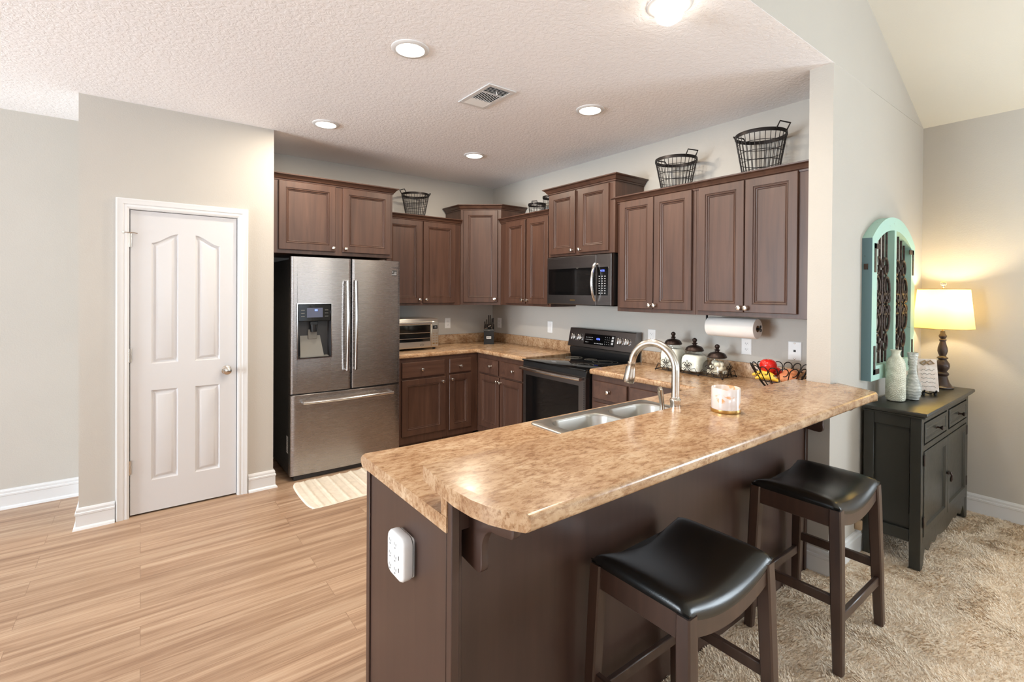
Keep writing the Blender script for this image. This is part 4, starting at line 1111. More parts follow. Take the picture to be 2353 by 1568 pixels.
# ------------------------------------------------------------------ canisters
def canisters():
    rz = ZC+0.014
    spec = [(2.162, 0.168, 'tall white-filled ribbed glass canister with a bronze lid, nearest the range', 'flour'),
            (1.985, 0.136, 'middle ribbed glass canister of white powder in the wire rack', 'flour'),
            (1.812, 0.106, 'smallest glass canister with pale lumps, rightmost in the wire rack', 'cookie')]
    for y, hh, label, kind in spec:
        c = (3.172, y, rz)
        t = thing('glass_canister', label, 'canister', c, 'canisters in the wire rack')
        W = 0.078
        def sec(w, z, n=4.0, rib=True):
            pts = []
            for k in range(96):
                a = 2*PI*k/96; ca, sa = math.cos(a), math.sin(a)
                r = w/((abs(ca)**n+abs(sa)**n)**(1/n))
                if rib: r *= 1+0.010*math.cos(k*PI/2)
                pts.append((c[0]+r*ca, c[1]+r*sa, c[2]+z))
            return pts
        zz = [(W*0.9, 0.0, 5), (W, 0.008, 5), (W, hh*0.62, 5), (W*0.96, hh*0.78, 4), (W*0.82, hh*0.93, 3), (0.052, hh, 2), (0.050, hh+0.012, 2), (0.054, hh+0.020, 2)]
        g = MB(); g.polyrings([sec(w, z, n, 0.01 < z < hh*0.9) for w, z, n in zz]+[sec(w-0.004, max(z, 0.005), n, False) for w, z, n in reversed(zz)], None, True, True)
        g.build('glass_jar', M_glass, t, smooth=50)
        if kind == 'flour':
            f = MB(); f.polyrings([sec(w-0.006, z, n, False) for w, z, n in ((W*0.9, 0.007, 5), (W, 0.012, 5), (W, hh*0.62, 5), (W*0.96, hh*0.78, 4), (W*0.86, hh*0.86, 3), (W*0.5, hh*0.90, 2))], None); f.build('white_powder', M_flour, t, smooth=50)
        else:
            f = MB(); rnd = random.Random(11)
            for k in range(26):
                lay = k//9; px, py = rnd.uniform(-0.048, 0.048), rnd.uniform(-0.048, 0.048)
                f.sphere((c[0]+px, c[1]+py, c[2]+0.024+lay*0.026), 0.021, (1, 1, 0.8), 10)
            o = f.build('cookie_filling', M_cookie, t, smooth=60); o['kind'] = 'stuff'
        l = MB(); l.lathe([(0.058, 0.012), (0.062, 0.014), (0.064, 0.020), (0.060, 0.026), (0.056, 0.036), (0.044, 0.046), (0.026, 0.052), (0.014, 0.055), (0.012, 0.060), (0.019, 0.064), (0.020, 0.067), (0.010, 0.071), (0.012, 0.078), (0.017, 0.088), (0.015, 0.098), (0.006, 0.105), (0.001, 0.106)], c=(c[0], c[1], c[2]+hh), seg=32)
        l.build('lid', M_bronze, t, smooth=35)
    t = thing('canister_rack', 'low black scrolled wire rack holding the three canisters', 'rack', (3.172, 1.985, ZC))
    x0, x1, y0, y1 = 3.082, 3.262, 1.722, 2.252
    b = MB(); z = ZC+0.011
    b.tube([(x0, y0, z), (x1, y0, z), (x1, y1, z), (x0, y1, z)], 0.0028, 6, True)
    for k in range(4): yy = y0+(y1-y0)*k/3; b.tube([(x0, yy, z), (x1, yy, z)], 0.0024, 6)
    for xx in (x0, x1):
        for yy in (y0, y1, (y0+y1)/2-0.088, (y0+y1)/2+0.088): b.sphere((xx, yy, ZC+0.0065), 0.0065, seg=8)
    b.build('wire_base', M_iron, t)
    def scroll(F):
        q = MB(F); r = 0.0021
        def sp(cx, cy, s, fl, r0=0.018):
            q.tube([(cx+fl*(r0*(1-0.75*i/16))*math.cos(s+i*0.42), cy+(r0*(1-0.75*i/16))*math.sin(s+i*0.42), 0) for i in range(17)], r, 5)
        q.tube([(-0.085, 0.0, 0), (-0.060, 0.040, 0), (-0.025, 0.030, 0), (0.012, 0.068, 0), (0.0, 0.092, 0), (-0.012, 0.068, 0), (0.025, 0.030, 0), (0.060, 0.040, 0), (0.085, 0.0, 0)], r, 5)
        q.tube([(-0.030, 0.0, 0), (0.0, 0.045, 0), (0.026, 0.064, 0)], r, 5); q.tube([(0.030, 0.0, 0), (0.0, 0.045, 0), (-0.026, 0.064, 0)], r, 5)
        sp(0.018, 0.060, 0, 1); sp(-0.018, 0.060, 0, -1); sp(0.014, 0.014, -1, 1, 0.013); sp(-0.014, 0.014, -1, -1, 0.013)
        q.build('wire_scroll', M_iron, t)
    for k in range(3): scroll(F_range(x0, y1-0.088-k*0.177, z))
    scroll(frame(((x0+x1)/2, y0, z), (1, 0, 0), (0, 0, 1), (0, -1, 0))); scroll(frame(((x0+x1)/2, y1, z), (-1, 0, 0), (0, 0, 1), (0, 1, 0)))
canisters()

def fruit_bowl():
    c = Vector((3.085, 1.352, ZC))
    t = thing('wire_fruit_bowl', 'black looped wire bowl of fruit by the wing wall', 'bowl', c)
    b = MB(); n = 18
    def rad(z): return 0.072+0.098*(z/0.15)**0.75
    for z in (0.004, 0.055): r = rad(z); b.tube([(c.x+r*math.cos(2*PI*k/40), c.y+r*math.sin(2*PI*k/40), c.z+z) for k in range(40)], 0.003, 6, True)
    for k in range(6): a = PI*k/6; r = rad(0.004); b.tube([(c.x-r*math.cos(a), c.y-r*math.sin(a), c.z+0.004), (c.x+r*math.cos(a), c.y+r*math.sin(a), c.z+0.004)], 0.0025, 6)
    b.build('wire_base', M_iron, t)
    for k in range(n):
        a = 2*PI*k/n; q = MB(); pts = []
        for i in range(8):
            z = 0.004+0.112*i/7; r = rad(z); pts.append((c.x+r*math.cos(a), c.y+r*math.sin(a), c.z+z))
        for i in range(1, 15):   # loop at the top curling to the side
            th = PI-i*0.36; lr = 0.029*(1-0.028*i); aa = a+(lr*math.cos(th)+0.029)/0.165
            z = 0.118+0.030*math.sin(PI-th if False else i*0.36)*(1-0.02*i); r = rad(min(0.15, max(0, z)))
            pts.append((c.x+r*math.cos(aa), c.y+r*math.sin(aa), c.z+z))
        q.tube(pts, 0.0030, 6); q.build('wire_loop', M_iron, t)
    def fruit(name, label, cat, mb, m, loc): o = mb.build(name, m, None, loc=loc, smooth=60); tag(o, label, cat); return o
    p = c+Vector((-0.020, 0.066, 0.130)); a = MB()
    a.lathe([(0.001, -0.040), (0.016, -0.043), (0.034, -0.032), (0.047, -0.006), (0.049, 0.012), (0.042, 0.032), (0.026, 0.043), (0.012, 0.041), (0.002, 0.033)], c=p, seg=24)
    ap = thing('apple', 'shiny red apple on top of the fruit bowl', 'fruit', p-Vector((0, 0, 0.04)))
    a.build('flesh', M_apple, ap, smooth=60)
    s = MB(); s.tube([tuple(p+Vector((0, 0, 0.033))), tuple(p+Vector((0.002, 0.002, 0.05)))], 0.002, 6); s.build('stem', M_core, ap)
    for k, (dy, dz, lb) in enumerate(((0.0, 0.060, 'yellow banana curving along the left of the fruit bowl'), (0.022, 0.078, 'second yellow banana, lying on the other banana in the fruit bowl'))):
        m = MB(); pts = []; rr = []
        for i in range(13):
            s = i/12; an = -0.95+1.9*s
            pts.append((c.x-0.062+0.035*math.cos(an)-0.03+dy*0.3, c.y+0.05+0.085*math.sin(an)+dy, c.z+dz+0.012*math.cos(an*2))); rr.append(0.017*min(1, 0.35+2.2*min(s, 1-s)))
        m.tube(pts, rr, 10)
        bo = thing('banana', lb, 'fruit', pts[6]); m.build('peel', M_banana, bo, smooth=60)
        q = MB(); q.tube([pts[0], (pts[0][0]-0.002, pts[0][1]-0.012, pts[0][2]+0.004)], [0.007, 0.005], 8); q.build('stem', M_core, bo)
    for (dx, dy, dz, r, sc, m, lb, nm) in ((-0.035, -0.055, 0.075, 0.045, (0.85, 1.25, 0.8), M_peach, 'large tan sweet potato in the right of the fruit bowl', 'sweet_potato'),
            (0.045, -0.035, 0.085, 0.045, (1, 1.1, 0.85), M_peach, 'tan sweet potato at the back of the fruit bowl near the wall', 'sweet_potato'),
            (-0.01, 0.005, 0.040, 0.040, (1.1, 1.3, 0.8), M_potato, 'brown sweet potato at the bottom of the fruit bowl', 'sweet_potato'),
            (0.06, 0.060, 0.085, 0.040, (1, 1, 0.95), M_apple, 'small red apple behind the big apple in the fruit bowl', 'apple')):
        mb = MB(); loc = c+Vector((dx, dy, dz)); mb.sphere(tuple(loc), r, sc, 18)
        for i, v in enumerate(mb.v): mb.v[i] = loc+(v-loc)*(1+0.06*mnoise.noise(v*22))
        fruit(nm, lb, 'fruit' if nm == 'apple' else 'vegetable', mb, m, loc)
fruit_bowl()

def candle():
    c = (1.888, 1.040, ZB)
    t = thing('jar_candle', 'white printed glass jar candle standing on the bar top', 'candle', c)
    n = 48
    def rg(r, z): return [(c[0]+r*math.cos(2*PI*k/n), c[1]+r*math.sin(2*PI*k/n), c[2]+z) for k in range(n)]
    b = MB(); b.polyrings([rg(0.040, 0.0), rg(0.0555, 0.0), rg(0.057, 0.004), rg(0.0565, 0.014)], None, True, True); b.build('brass_base', M_gold, t)
    b = MB(); b.polyrings([rg(0.0545, 0.014), rg(0.0552, 0.096), rg(0.0535, 0.0985), rg(0.0520, 0.096), rg(0.0515, 0.020)], None, True, True); b.build('printed_jar', M_candle, t)
    b = MB(); b.polyrings([rg(0.0513, 0.021), rg(0.0516, 0.078), rg(0.030, 0.076), rg(0.001, 0.075)], None, True, False); w = b.build('wax', M_wax, t)
    for dx, dy in ((0.02, 0.0), (-0.012, 0.017), (-0.01, -0.018)):
        q = MB(); q.tube([(c[0]+dx, c[1]+dy, c[2]+0.075), (c[0]+dx, c[1]+dy, c[2]+0.083)], 0.0012, 5); q.build('wick', M_slot, w)
candle()

def adapter():
    M = frame((0.640, 1.398, 0.664), (0, -1, 0), (0, 0, 1), (-1, 0, 0))
    t = thing('outlet_adapter', 'white rounded multi-outlet adapter plugged into the peninsula end panel', 'adapter', (0.640, 1.33, 0.725))
    W, Hh = 0.106, 0.130
    p = MB(M); p.prism(rrect(0.004, W-0.010, 0.006, Hh-0.008, 0.008), 0.0005, 0.006); p.build('wall_plate', M_plate, t)
    b = MB(M); rings = []
    for ins, n in ((0.002, 0.010), (0.0, 0.016), (0.0, 0.034), (0.003, 0.040), (0.010, 0.0435)): rings.append([(x, y, n) for x, y in rrect(ins-0.006, W-ins, ins, Hh-ins, 0.026-ins*0.6, 6)])
    b.polyrings(rings, None); b.box(0.03, 0.07, 0.03, 0.10, 0.006, 0.012); o = b.build('adapter_body', M_plate, t, smooth=40)
    g = MB(M); g.prism(rrect(-0.002, W-0.004, 0.004, Hh-0.004, 0.024), 0.006, 0.0102); g.build('grey_side_band', M_grey, t)  # grey plastic band between the wall plate and the body
    q = MB(M)
    for a, z in ((0.022, 0.100), (0.022, 0.062), (0.022, 0.026), (0.058, 0.100), (0.058, 0.062), (0.058, 0.026)):
        q.box(a-0.008, a-0.006, z-0.001, z+0.007, 0.043, 0.0440); q.box(a+0.004, a+0.006, z-0.001, z+0.006, 0.043, 0.0440); q.lathe([(0.0023, 0.043), (0.0023, 0.0440)], c=(a-0.001, z-0.008, 0), seg=10)
    q.box(0.080, 0.084, 0.066, 0.078, 0.0428, 0.0440); q.box(0.080, 0.084, 0.030, 0.042, 0.0428, 0.0440)
    q.build('socket_slot', M_slot, o)
adapter()

def rug():
    t = MB(); nx, ny = 110, 70; vs = []; fs = []; rnd = random.Random(2)
    x0, x1, y0, y1 = 0.935, 1.62, 3.492, 4.035
    for j in range(ny+1):
        for i in range(nx+1):
            u, v = i/nx, j/ny
            # slightly rounded, slightly uneven outline
            x = x0+(x1-x0)*u; y = y0+(y1-y0)*v
            y += 0.006*math.sin(u*9)*(v-0.5)*2+(0.008*math.sin(u*40) if v > 0.97 else 0)
            x += 0.012*(1-(2*v-1)**2)*(-1 if u < 0.5 else 1)*abs(2*u-1)**6 - (0.02*(abs(2*v-1)**8) *(-1 if u < 0.5 else 1)*abs(2*u-1)**6)
            z = 0.010+0.0015*mnoise.noise((x*30, y*30, 1))
            s = (u*7.2) % 1.0
            if 0.72 < s < 0.95: z += 0.0045*(0.5+0.5*math.sin(v*190+s*40))*math.sin((s-0.72)/0.23*PI)+rnd.uniform(0, 0.002)
            if (u*7.2+0.5) % 1.0 < 0.04 or (v*4) % 1.0 < 0.03: z -= 0.0015
            if i in (0, nx) or j in (0, ny): z = 0.002
            vs.append((x, y, z))
    for j in range(ny):
        for i in range(nx): a = j*(nx+1)+i; fs.append((a, a+1, a+nx+2, a+nx+1))
    b = len(vs); vs += [(x0+0.01, y0+0.004, 0.0005), (x1-0.01, y0+0.004, 0.0005), (x1-0.01, y1-0.004, 0.0005), (x0+0.01, y1-0.004, 0.0005)]; fs.append((b+3, b+2, b+1, b))
    t.add(vs, fs); o = t.build('kitchen_rug', M_rug, None, loc=((x0+x1)/2, (y0+y1)/2, 0), smooth=60, recalc=False)
    tag(o, 'small cream textured cotton rug on the plank floor before the refrigerator', 'rug')
rug()

# ------------------------------------------------------------------ wire baskets on the cabinets
def basket(name, label, c, rt, rb, h, hang, ry=1.0, nw=30, nr=5, wire=0.0022):
    t = thing(name, label, 'basket', c, 'wire baskets on top of the wall cabinets')
    c = Vector(c)
    def P(a, s): r = rb+(rt-rb)*s; return (c.x+r*math.cos(a), c.y+r*ry*math.sin(a), c.z+0.003+(h-0.003)*s)
    b = MB(); n = 48
    ins = 0.004
    rr = []
    for dr, dz in ((0.003, -0.011), (0.004, 0.0), (0.003, 0.011), (-0.002, 0.011), (-0.002, -0.011), (0.003, -0.011)):
        rr.append([(c.x+(rt+dr)*math.cos(2*PI*k/n), c.y+(rt+dr)*ry*math.sin(2*PI*k/n), c.z+h+dz) for k in range(n)])
    b.polyrings(rr, None, False, False); b.build('rim_band', M_iron, t)
    w = MB()
    for k in range(nw): a = 2*PI*k/nw; w.tube([P(a, 0), P(a, 0.98)], wire, 5)
    for j in range(nr): s = j/nr; w.tube([P(2*PI*k/n, s) for k in range(n)], wire, 5, True)
    for k in range(-3, 4):
        d = k/4*rb; L = math.sqrt(rb*rb-d*d)
        w.tube([(c.x-L, c.y+d*ry, c.z+0.003), (c.x+L, c.y+d*ry, c.z+0.003)], wire, 5); w.tube([(c.x+d, c.y-L*ry, c.z+0.003), (c.x+d, c.y+L*ry, c.z+0.003)], wire, 5)
    w.build('wire_mesh', M_iron, t)
    for sg in (1, -1):
        a = hang if sg > 0 else hang+PI
        q = MB(); e = Vector((math.cos(a), ry*math.sin(a), 0)).normalized(); tn = Vector((-e.y, e.x, 0))
        o = Vector(P(a, 1.0)); hw = rt*0.30; hl = rt*0.30
        q.tube([tuple(o+tn*hw), tuple(o+tn*hw+e*hl*0.55+Vector((0, 0, hl*0.85))), tuple(o-tn*hw+e*hl*0.55+Vector((0, 0, hl*0.85))), tuple(o-tn*hw)], 0.0048, 6)
        q.build('handle', M_iron, t)
TOP = ZU+HU-0.01
basket('wire_basket', 'big black wire basket on the cabinet by the wing wall', (3.185, 1.535, TOP+0.0005), 0.150, 0.100, 0.290, -PI/2-0.25)
basket('wire_basket', 'medium black wire basket on the cabinet right of the microwave', (3.185, 2.160, TOP+0.0005), 0.148, 0.096, 0.262, -PI/2-0.25)
basket('wire_basket', 'black wire basket on the rear wall cabinet beside the corner cabinet', (2.258, 4.615, 2.2445), 0.138, 0.088, 0.262, 0.15, 1.0, 30, 5)
basket('wire_basket', 'small round wire basket left of the cabinet above the microwave', (3.215, 3.800, 2.2525), 0.088, 0.068, 0.150, 0.6, 1.0, 16, 3, 0.0018)
basket('wire_basket', 'small wire basket mostly hidden behind the cabinet above the microwave', (3.240, 3.615, 2.2525), 0.082, 0.062, 0.200, PI/2, 1.0, 14, 3, 0.0018)

# ------------------------------------------------------------------ bar stools
def stool():
    t = thing('bar_stool', 'nearest black leather saddle bar stool with dark wood legs', 'stool', (0, 0, 0), 'saddle stools at the breakfast bar')
    hw, hd = 0.240, 0.178; zt = 0.690
    def saddle(x): return -0.052*(1-min(1, abs(x)/hw)**2)
    # padded seat: crowned across the depth, dipping along the length
    b = MB(); nx, ny = 36, 24; vs = []; fs = []
    for j in range(ny+1):
        for i in range(nx+1):
            u = -1+2*i/nx; v = -1+2*j/ny
            x = u*hw; y = v*hd
            e = max(0, 1-abs(u)**7)**0.5*max(0, 1-abs(v)**6)**0.5
            edge = 0.038*e-0.006
            z = zt-0.032+saddle(x)+edge+0.008*(1-v*v)*(1-abs(u)**4)
            # tuck the rim
            k = 1-0.012*max(abs(u)**14, abs(v)**14)
            vs.append((x*k, y*k, z))
    for j in range(ny):
        for i in range(nx): a = j*(nx+1)+i; fs.append((a, a+1, a+nx+2, a+nx+1))
    edge = [(i, 0) for i in range(nx)]+[(nx, j) for j in range(ny)]+[(nx-i, ny) for i in range(nx)]+[(0, ny-j) for j in range(ny)]
    m0 = len(vs)
    ei = [j*(nx+1)+i for i, j in edge]
    for q in ei: x, y, z = vs[q]; vs.append((x*0.985, y*0.98, zt-0.052+saddle(x)))
    L = len(ei)
    for k in range(L): fs.append((ei[k], m0+k, m0+(k+1) % L, ei[(k+1) % L]))
    fs.append(tuple(m0+k for k in range(L)))
    b.add(vs, fs); b.build('leather_seat', M_leather, t, smooth=60)
    # aprons: long pair follows the saddle with a bowed lower edge, short pair is straight
    for sy in (-1, 1):
        a = MB(); n = 20; rings = []
        for i in range(n+1):
            x = -hw*0.86+2*hw*0.86*i/n
            top = zt-0.050+saddle(x); bot = zt-0.112-0.036*(1-(x/(hw*0.86))**2)
            y0, y1 = sy*(hd-0.030), sy*(hd-0.006)
            rings.append([(x, y0, bot), (x, y1, bot), (x, y1, top), (x, y0, top)])
        a.polyrings(rings, None); a.build('apron', M_stool, t, smooth=30)
    for sx in (-1, 1):
        a = MB(); x0, x1 = sorted((sx*(hw-0.030), sx*(hw-0.007))); a.box(x0, x1, -hd*0.84, hd*0.84, zt-0.125, zt-0.044, 0.003); a.build('apron', M_stool, t)
    fx, fy = 0.262, 0.200
    def leg_at(sx, sy, z):
        s = 1-z/zt; return Vector((sx*(hw-0.022+(fx-hw)*s), sy*(hd-0.022+(fy-hd)*s), z))
    for sx in (-1, 1):
        for sy in (-1, 1):
            l = MB(); rings = []
            for z, w in ((0.0005, 0.0175), (0.25, 0.021), (0.52, 0.0225), (zt-0.112, 0.0225), (zt-0.050, 0.0215)):
                p = leg_at(sx, sy, z); c = 0.005
                q = [(-w+c, -w), (w-c, -w), (w, -w+c), (w, w-c), (w-c, w), (-w+c, w), (-w, w-c), (-w, -w+c)]
                rings.append([(p.x+a, p.y+bb, z) for a, bb in q])
            l.polyrings(rings, None); l.build('leg', M_stool, t, smooth=20)
    def bar(p, q, w, h):
        m = MB(); d = (q-p); L = d.length; d.normalize(); v = Vector((0, 0, 1)); v = (v-d*v.dot(d)).normalized(); u = v.cross(d)
        m.box(-w/2, w/2, -h/2, h/2, 0.018, L-0.018, 0.003, 1, frame(p, u, v, d)); m.build('stretcher', M_stool, t)
    bar(leg_at(-1, -1, 0.205), leg_at(1, -1, 0.205), 0.020, 0.040); bar(leg_at(-1, 1, 0.205), leg_at(1, 1, 0.205), 0.020, 0.040)
    bar(leg_at(-1, -1, 0.275), leg_at(-1, 1, 0.275), 0.020, 0.040); bar(leg_at(1, -1, 0.275), leg_at(1, 1, 0.275), 0.020, 0.040)
    return t
st = stool(); st.location = (1.388, 0.905, 0.008)
st2 = copy_thing(st, (2.440, 0.912, 0.008), 'second black leather saddle bar stool, beside the charcoal console')

# ================================================================== living room corner
def console():
    x0, x1, yf, yb, zt = 3.362, 4.470, 0.742, 1.008, 0.875
    t = thing('console_cabinet', 'charcoal painted console cabinet with two drawers and two doors', 'cabinet', ((x0+x1)/2, (yf+yb)/2, 0.008))
    b = MB(); b.box(3.332, 4.500, 0.712, 1.012, zt-0.022, zt, 0.006, 2); b.box(3.342, 4.490, 0.722, 1.011, zt-0.034, zt-0.022, 0.004); b.build('table_top', M_console, t)
    b = MB()
    b.box(x0+0.02, x1-0.02, yf+0.012, yb, 0.165, zt-0.034)
    # side frame and panel
    for xs, sg in ((x0, 1), (x1, -1)):
        xa, xb = sorted((xs+sg*0.0015, xs+sg*0.02))
        b.box(xa, xb, yf+0.052, yf+0.0521, 0.30, zt-0.034, 0.002); b.box(xa, xb, yb-0.05, yb, 0.0085, zt-0.034, 0.002); b.box(xa, xb, yf+0.0505, yb-0.05, zt-0.10, zt-0.034, 0.002); b.box(xa, xb, yf+0.0505, yb-0.05, 0.150, 0.215, 0.002)
    b.build('case', M_console, t)
    M = F_rear(x0, yf, 0); w = x1-x0
    f = MB(M)
    f.box(0, 0.045, 0.0085, zt-0.034, -0.05, 0, 0.002); f.box(w-0.045, w, 0.0085, zt-0.034, -0.05, 0, 0.002)
    f.box(0.045, w-0.045, zt-0.062, zt-0.034, -0.02, 0); f.box(0.045, w-0.045, 0.655, 0.685, -0.02, 0); f.box(w/2-0.02, w/2+0.02, 0.685, zt-0.062, -0.02, 0); f.box(0.045, w-0.045, 0.150, 0.178, -0.02, 0)
    f.build('face_frame', M_console, t)
    # scalloped apron
    a = MB(M); top = []; n = 60; pts = []
    for i in range(n+1):
        s = i/n; x = 0.03+(w-0.06)*s; q = abs(2*s-1)
        if q > 0.86: y = 0.020+0.0*q if q > 0.93 else 0.020+0.085*math.sin((0.93-q)/0.07*PI/2)
        elif q > 0.60: y = 0.105-0.035*math.sin((0.86-q)/0.26*PI)**2-0.01*(q < 0.7)
        elif q > 0.35: y = 0.090+0.012*math.cos((q-0.35)/0.25*2*PI)
        else: y = 0.078+0.022*(q/0.35)**2
        pts.append((x, y))
    a.prism(pts+[(w-0.03, 0.165), (0.03, 0.165)], -0.018, -0.002); a.build('scalloped_apron', M_console, t, smooth=20)
    DP = [(0, -0.014), (0, 0.002), (0.004, 0.004), (0.045, 0.004), (0.052, -0.006), (0.058, -0.006)]
    for i in range(2):
        xa = 0.055+i*(w/2-0.02); xb = xa+w/2-0.088
        d = MB(M); d.rings(xa, xb, 0.695, zt-0.070, [(0, -0.014), (0, 0.002), (0.003, 0.004), (0.020, 0.004), (0.024, 0.0), (0.030, 0.0), (0.036, 0.003), (0.040, 0.003)]); o = d.build('drawer', M_console, t, smooth=20)
        k = MB(M); k.lathe([(0.012, 0), (0.006, 0.004), (0.005, 0.016), (0.012, 0.024), (0.012, 0.030), (0.004, 0.033)], c=((xa+xb)/2, (0.695+zt-0.07)/2, 0.003), seg=16); k.build('drawer_knob', M_bronze, o)
    for i in range(2):
        xa = 0.050+i*(w/2-0.050+0.001); xb = xa+w/2-0.052
        d = MB(M); d.rings(xa, xb, 0.182, 0.650, DP); o = d.build('door', M_console, t, smooth=20)
        for z in (0.235, 0.575):
            q = MB(M); xh = xa-0.004 if i == 0 else xb+0.004
            q.box(xh-0.012, xh+0.012, z, z+0.060, 0.002, 0.0065, 0.001); q.build('hinge', M_bronze, o)
        if i == 0:
            q = MB(M); xm = xb-0.012; q.box(xm-0.018, xm+0.018, 0.425, 0.440, 0.004, 0.016, 0.002); q.tube([(xm, 0.437, 0.018), (xm+0.003, 0.420, 0.026), (xm, 0.395, 0.024), (xm-0.004, 0.382, 0.022)], [0.005, 0.0055, 0.007, 0.004], 8); q.build('latch_pull', M_bronze, o)
console()

def lathe_rot(c, prof, seg): m = MB(); m.lathe(prof, c=c, seg=seg); return m
def vases():
    c = (3.600, 0.920, 0.8755); H0 = 0.305
    prof = [(0.030, 0.0), (0.043, 0.004), (0.047, 0.02), (0.047, 0.12), (0.0465, 0.20), (0.043, 0.232), (0.034, 0.256), (0.0235, 0.268), (0.0205, 0.278), (0.022, 0.292), (0.027, 0.302), (0.0275, 0.305), (0.023, 0.3052), (0.019, 0.29), (0.018, 0.27)]
    def dense(prof, dz):
        out = [prof[0]]
        for p, q in zip(prof, prof[1:]):
            n = max(1, int(abs(q[1]-p[1])/dz)); out += [(p[0]+(q[0]-p[0])*i/n, p[1]+(q[1]-p[1])*i/n) for i in range(1, n+1)]
        return out
    m = MB(); pr = dense(prof[:9], 0.0018)+prof[9:]; seg = 150
    flowers = [(k*1.25+0.3*(j % 2)+0.55*j, 0.035+0.062*j) for j in range(4) for k in range(5)]
    rings = []
    for r, z in pr:
        row = []
        for k in range(seg):
            a = 2*PI*k/seg; d = 0
            if 0.006 < z < 0.255:
                best = 9
                for fa, fz in flowers:
                    da = (a-fa+PI) % (2*PI)-PI; px = da*0.047; py = z-fz; q = math.hypot(px, py)
                    if q < best: best = q; bx, by = px, py
                th = math.atan2(by, bx); ringi = int(best/0.011)
                d = 0.0030*(0.5+0.5*math.cos(th*(8+4*ringi)+ringi*1.3))*abs(math.sin(best/0.011*PI))**0.6
            row.append((c[0]+(r+d)*math.cos(a), c[1]+(r+d)*math.sin(a), c[2]+z))
        rings.append(row)
    m.polyrings(rings, None, True, True); o = m.build('ceramic_vase', M_vasea, None, loc=c, smooth=70)
    tag(o, 'cream bottle-shaped ceramic vase embossed with flowers, on the console', 'vase', 'ceramic vases on the console')
    c = (3.722, 0.868, 0.8755)
    prof = [(0.022, 0.0), (0.030, 0.003), (0.039, 0.03), (0.043, 0.060), (0.041, 0.090), (0.031, 0.125), (0.022, 0.155), (0.0185, 0.180), (0.0185, 0.205), (0.021, 0.235), (0.025, 0.268), (0.0285, 0.284), (0.029, 0.286), (0.0255, 0.2855), (0.018, 0.24), (0.016, 0.2)]
    m = MB(); pr = dense(prof[:12], 0.0018)+prof[12:]; rings = []
    for i, (r, z) in enumerate(pr):
        row = []
        for k in range(90):
            a = 2*PI*k/90; d = 0.0022*max(0, math.sin(z/0.0088*PI+0.7*math.sin(a*5+z*40)+0.4*math.sin(a*11))) if 0.004 < z < 0.28 and i < len(pr)-4 else 0
            row.append((c[0]+(r+d)*math.cos(a), c[1]+(r+d)*math.sin(a), c[2]+z))
        rings.append(row)
    m.polyrings(rings, None, True, True); o = m.build('ceramic_vase', M_vaseb, None, loc=c, smooth=70)
    tag(o, 'grey ridged gourd-shaped ceramic vase, right of the cream vase', 'vase', 'ceramic vases on the console')
vases()

def plaque():
    c = Vector((3.985, 0.852, 0.8755))
    d = Vector((-0.86, -0.51, 0)).normalized(); u = Vector((-d.y, d.x, 0)); u = Vector((0.51, -0.86, 0)).normalized()
    n = d; v = Vector((0, 0, 1))
    lean = 0.22; vv = (v*math.cos(lean)-n*math.sin(lean)); nn = u.cross(vv)
    t = thing('display_easel', 'small black display easel on the console holding a plaque', 'easel', c)
    M = frame(c, u, v, n)
    b = MB(M)
    for s in (-1, 1):
        b.tube([(s*0.030, 0.012, -0.045), (s*0.028, 0.020, 0.0), (s*0.030, 0.018, 0.030), (s*0.030, 0.034, 0.042)], 0.005, 8); b.box(s*0.030-0.006, s*0.030+0.006, 0.0, 0.020, 0.012, 0.034, 0.003); b.box(s*0.030-0.006, s*0.030+0.006, 0.0, 0.018, -0.05, -0.036, 0.003)
        b.tube([(s*0.026, 0.018, 0.0), (s*0.018, 0.10, -0.022), (0, 0.165, -0.038)], 0.0045, 8)
    b.tube([(-0.030, 0.020, 0.006), (0, 0.012, 0.016), (0.030, 0.020, 0.006)], 0.005, 8); b.tube([(0, 0.160, -0.038), (0, 0.004, -0.080)], 0.0045, 8)
    b.build('easel_frame', M_black, t)
    o = c+n*0.020+v*0.026
    MP = frame(o, u, vv, nn)
    p = thing('printed_plaque', 'small pale printed plaque leaning on the black easel', 'plaque', o)
    q = MB(MP); q.box(-0.052, 0.052, 0.0, 0.205, -0.008, 0.0, 0.002); bd = q.build('board', M_stickerp, p)
    q = MB(MP); rnd = random.Random(4)
    for k in range(5):
        pts = [(-0.036+0.072*i/10, 0.030+k*0.026+0.004*math.sin(i*1.7+k)+rnd.uniform(-0.002, 0.002), 0.0006) for i in range(11)]; q.tube(pts, 0.0011, 4)
    q.build('script_lines', M_grey, bd)
    q = MB(MP); q.tube([(-0.035, 0.178, 0.004), (-0.012, 0.192, 0.010), (0.0, 0.180, 0.006), (0.016, 0.194, 0.010), (0.036, 0.176, 0.004), (0.008, 0.170, 0.006), (0.0, 0.182, 0.012), (-0.02, 0.166, 0.006), (-0.035, 0.178, 0.004)], 0.005, 6); q.build('twine_bow', M_core, bd)
plaque()

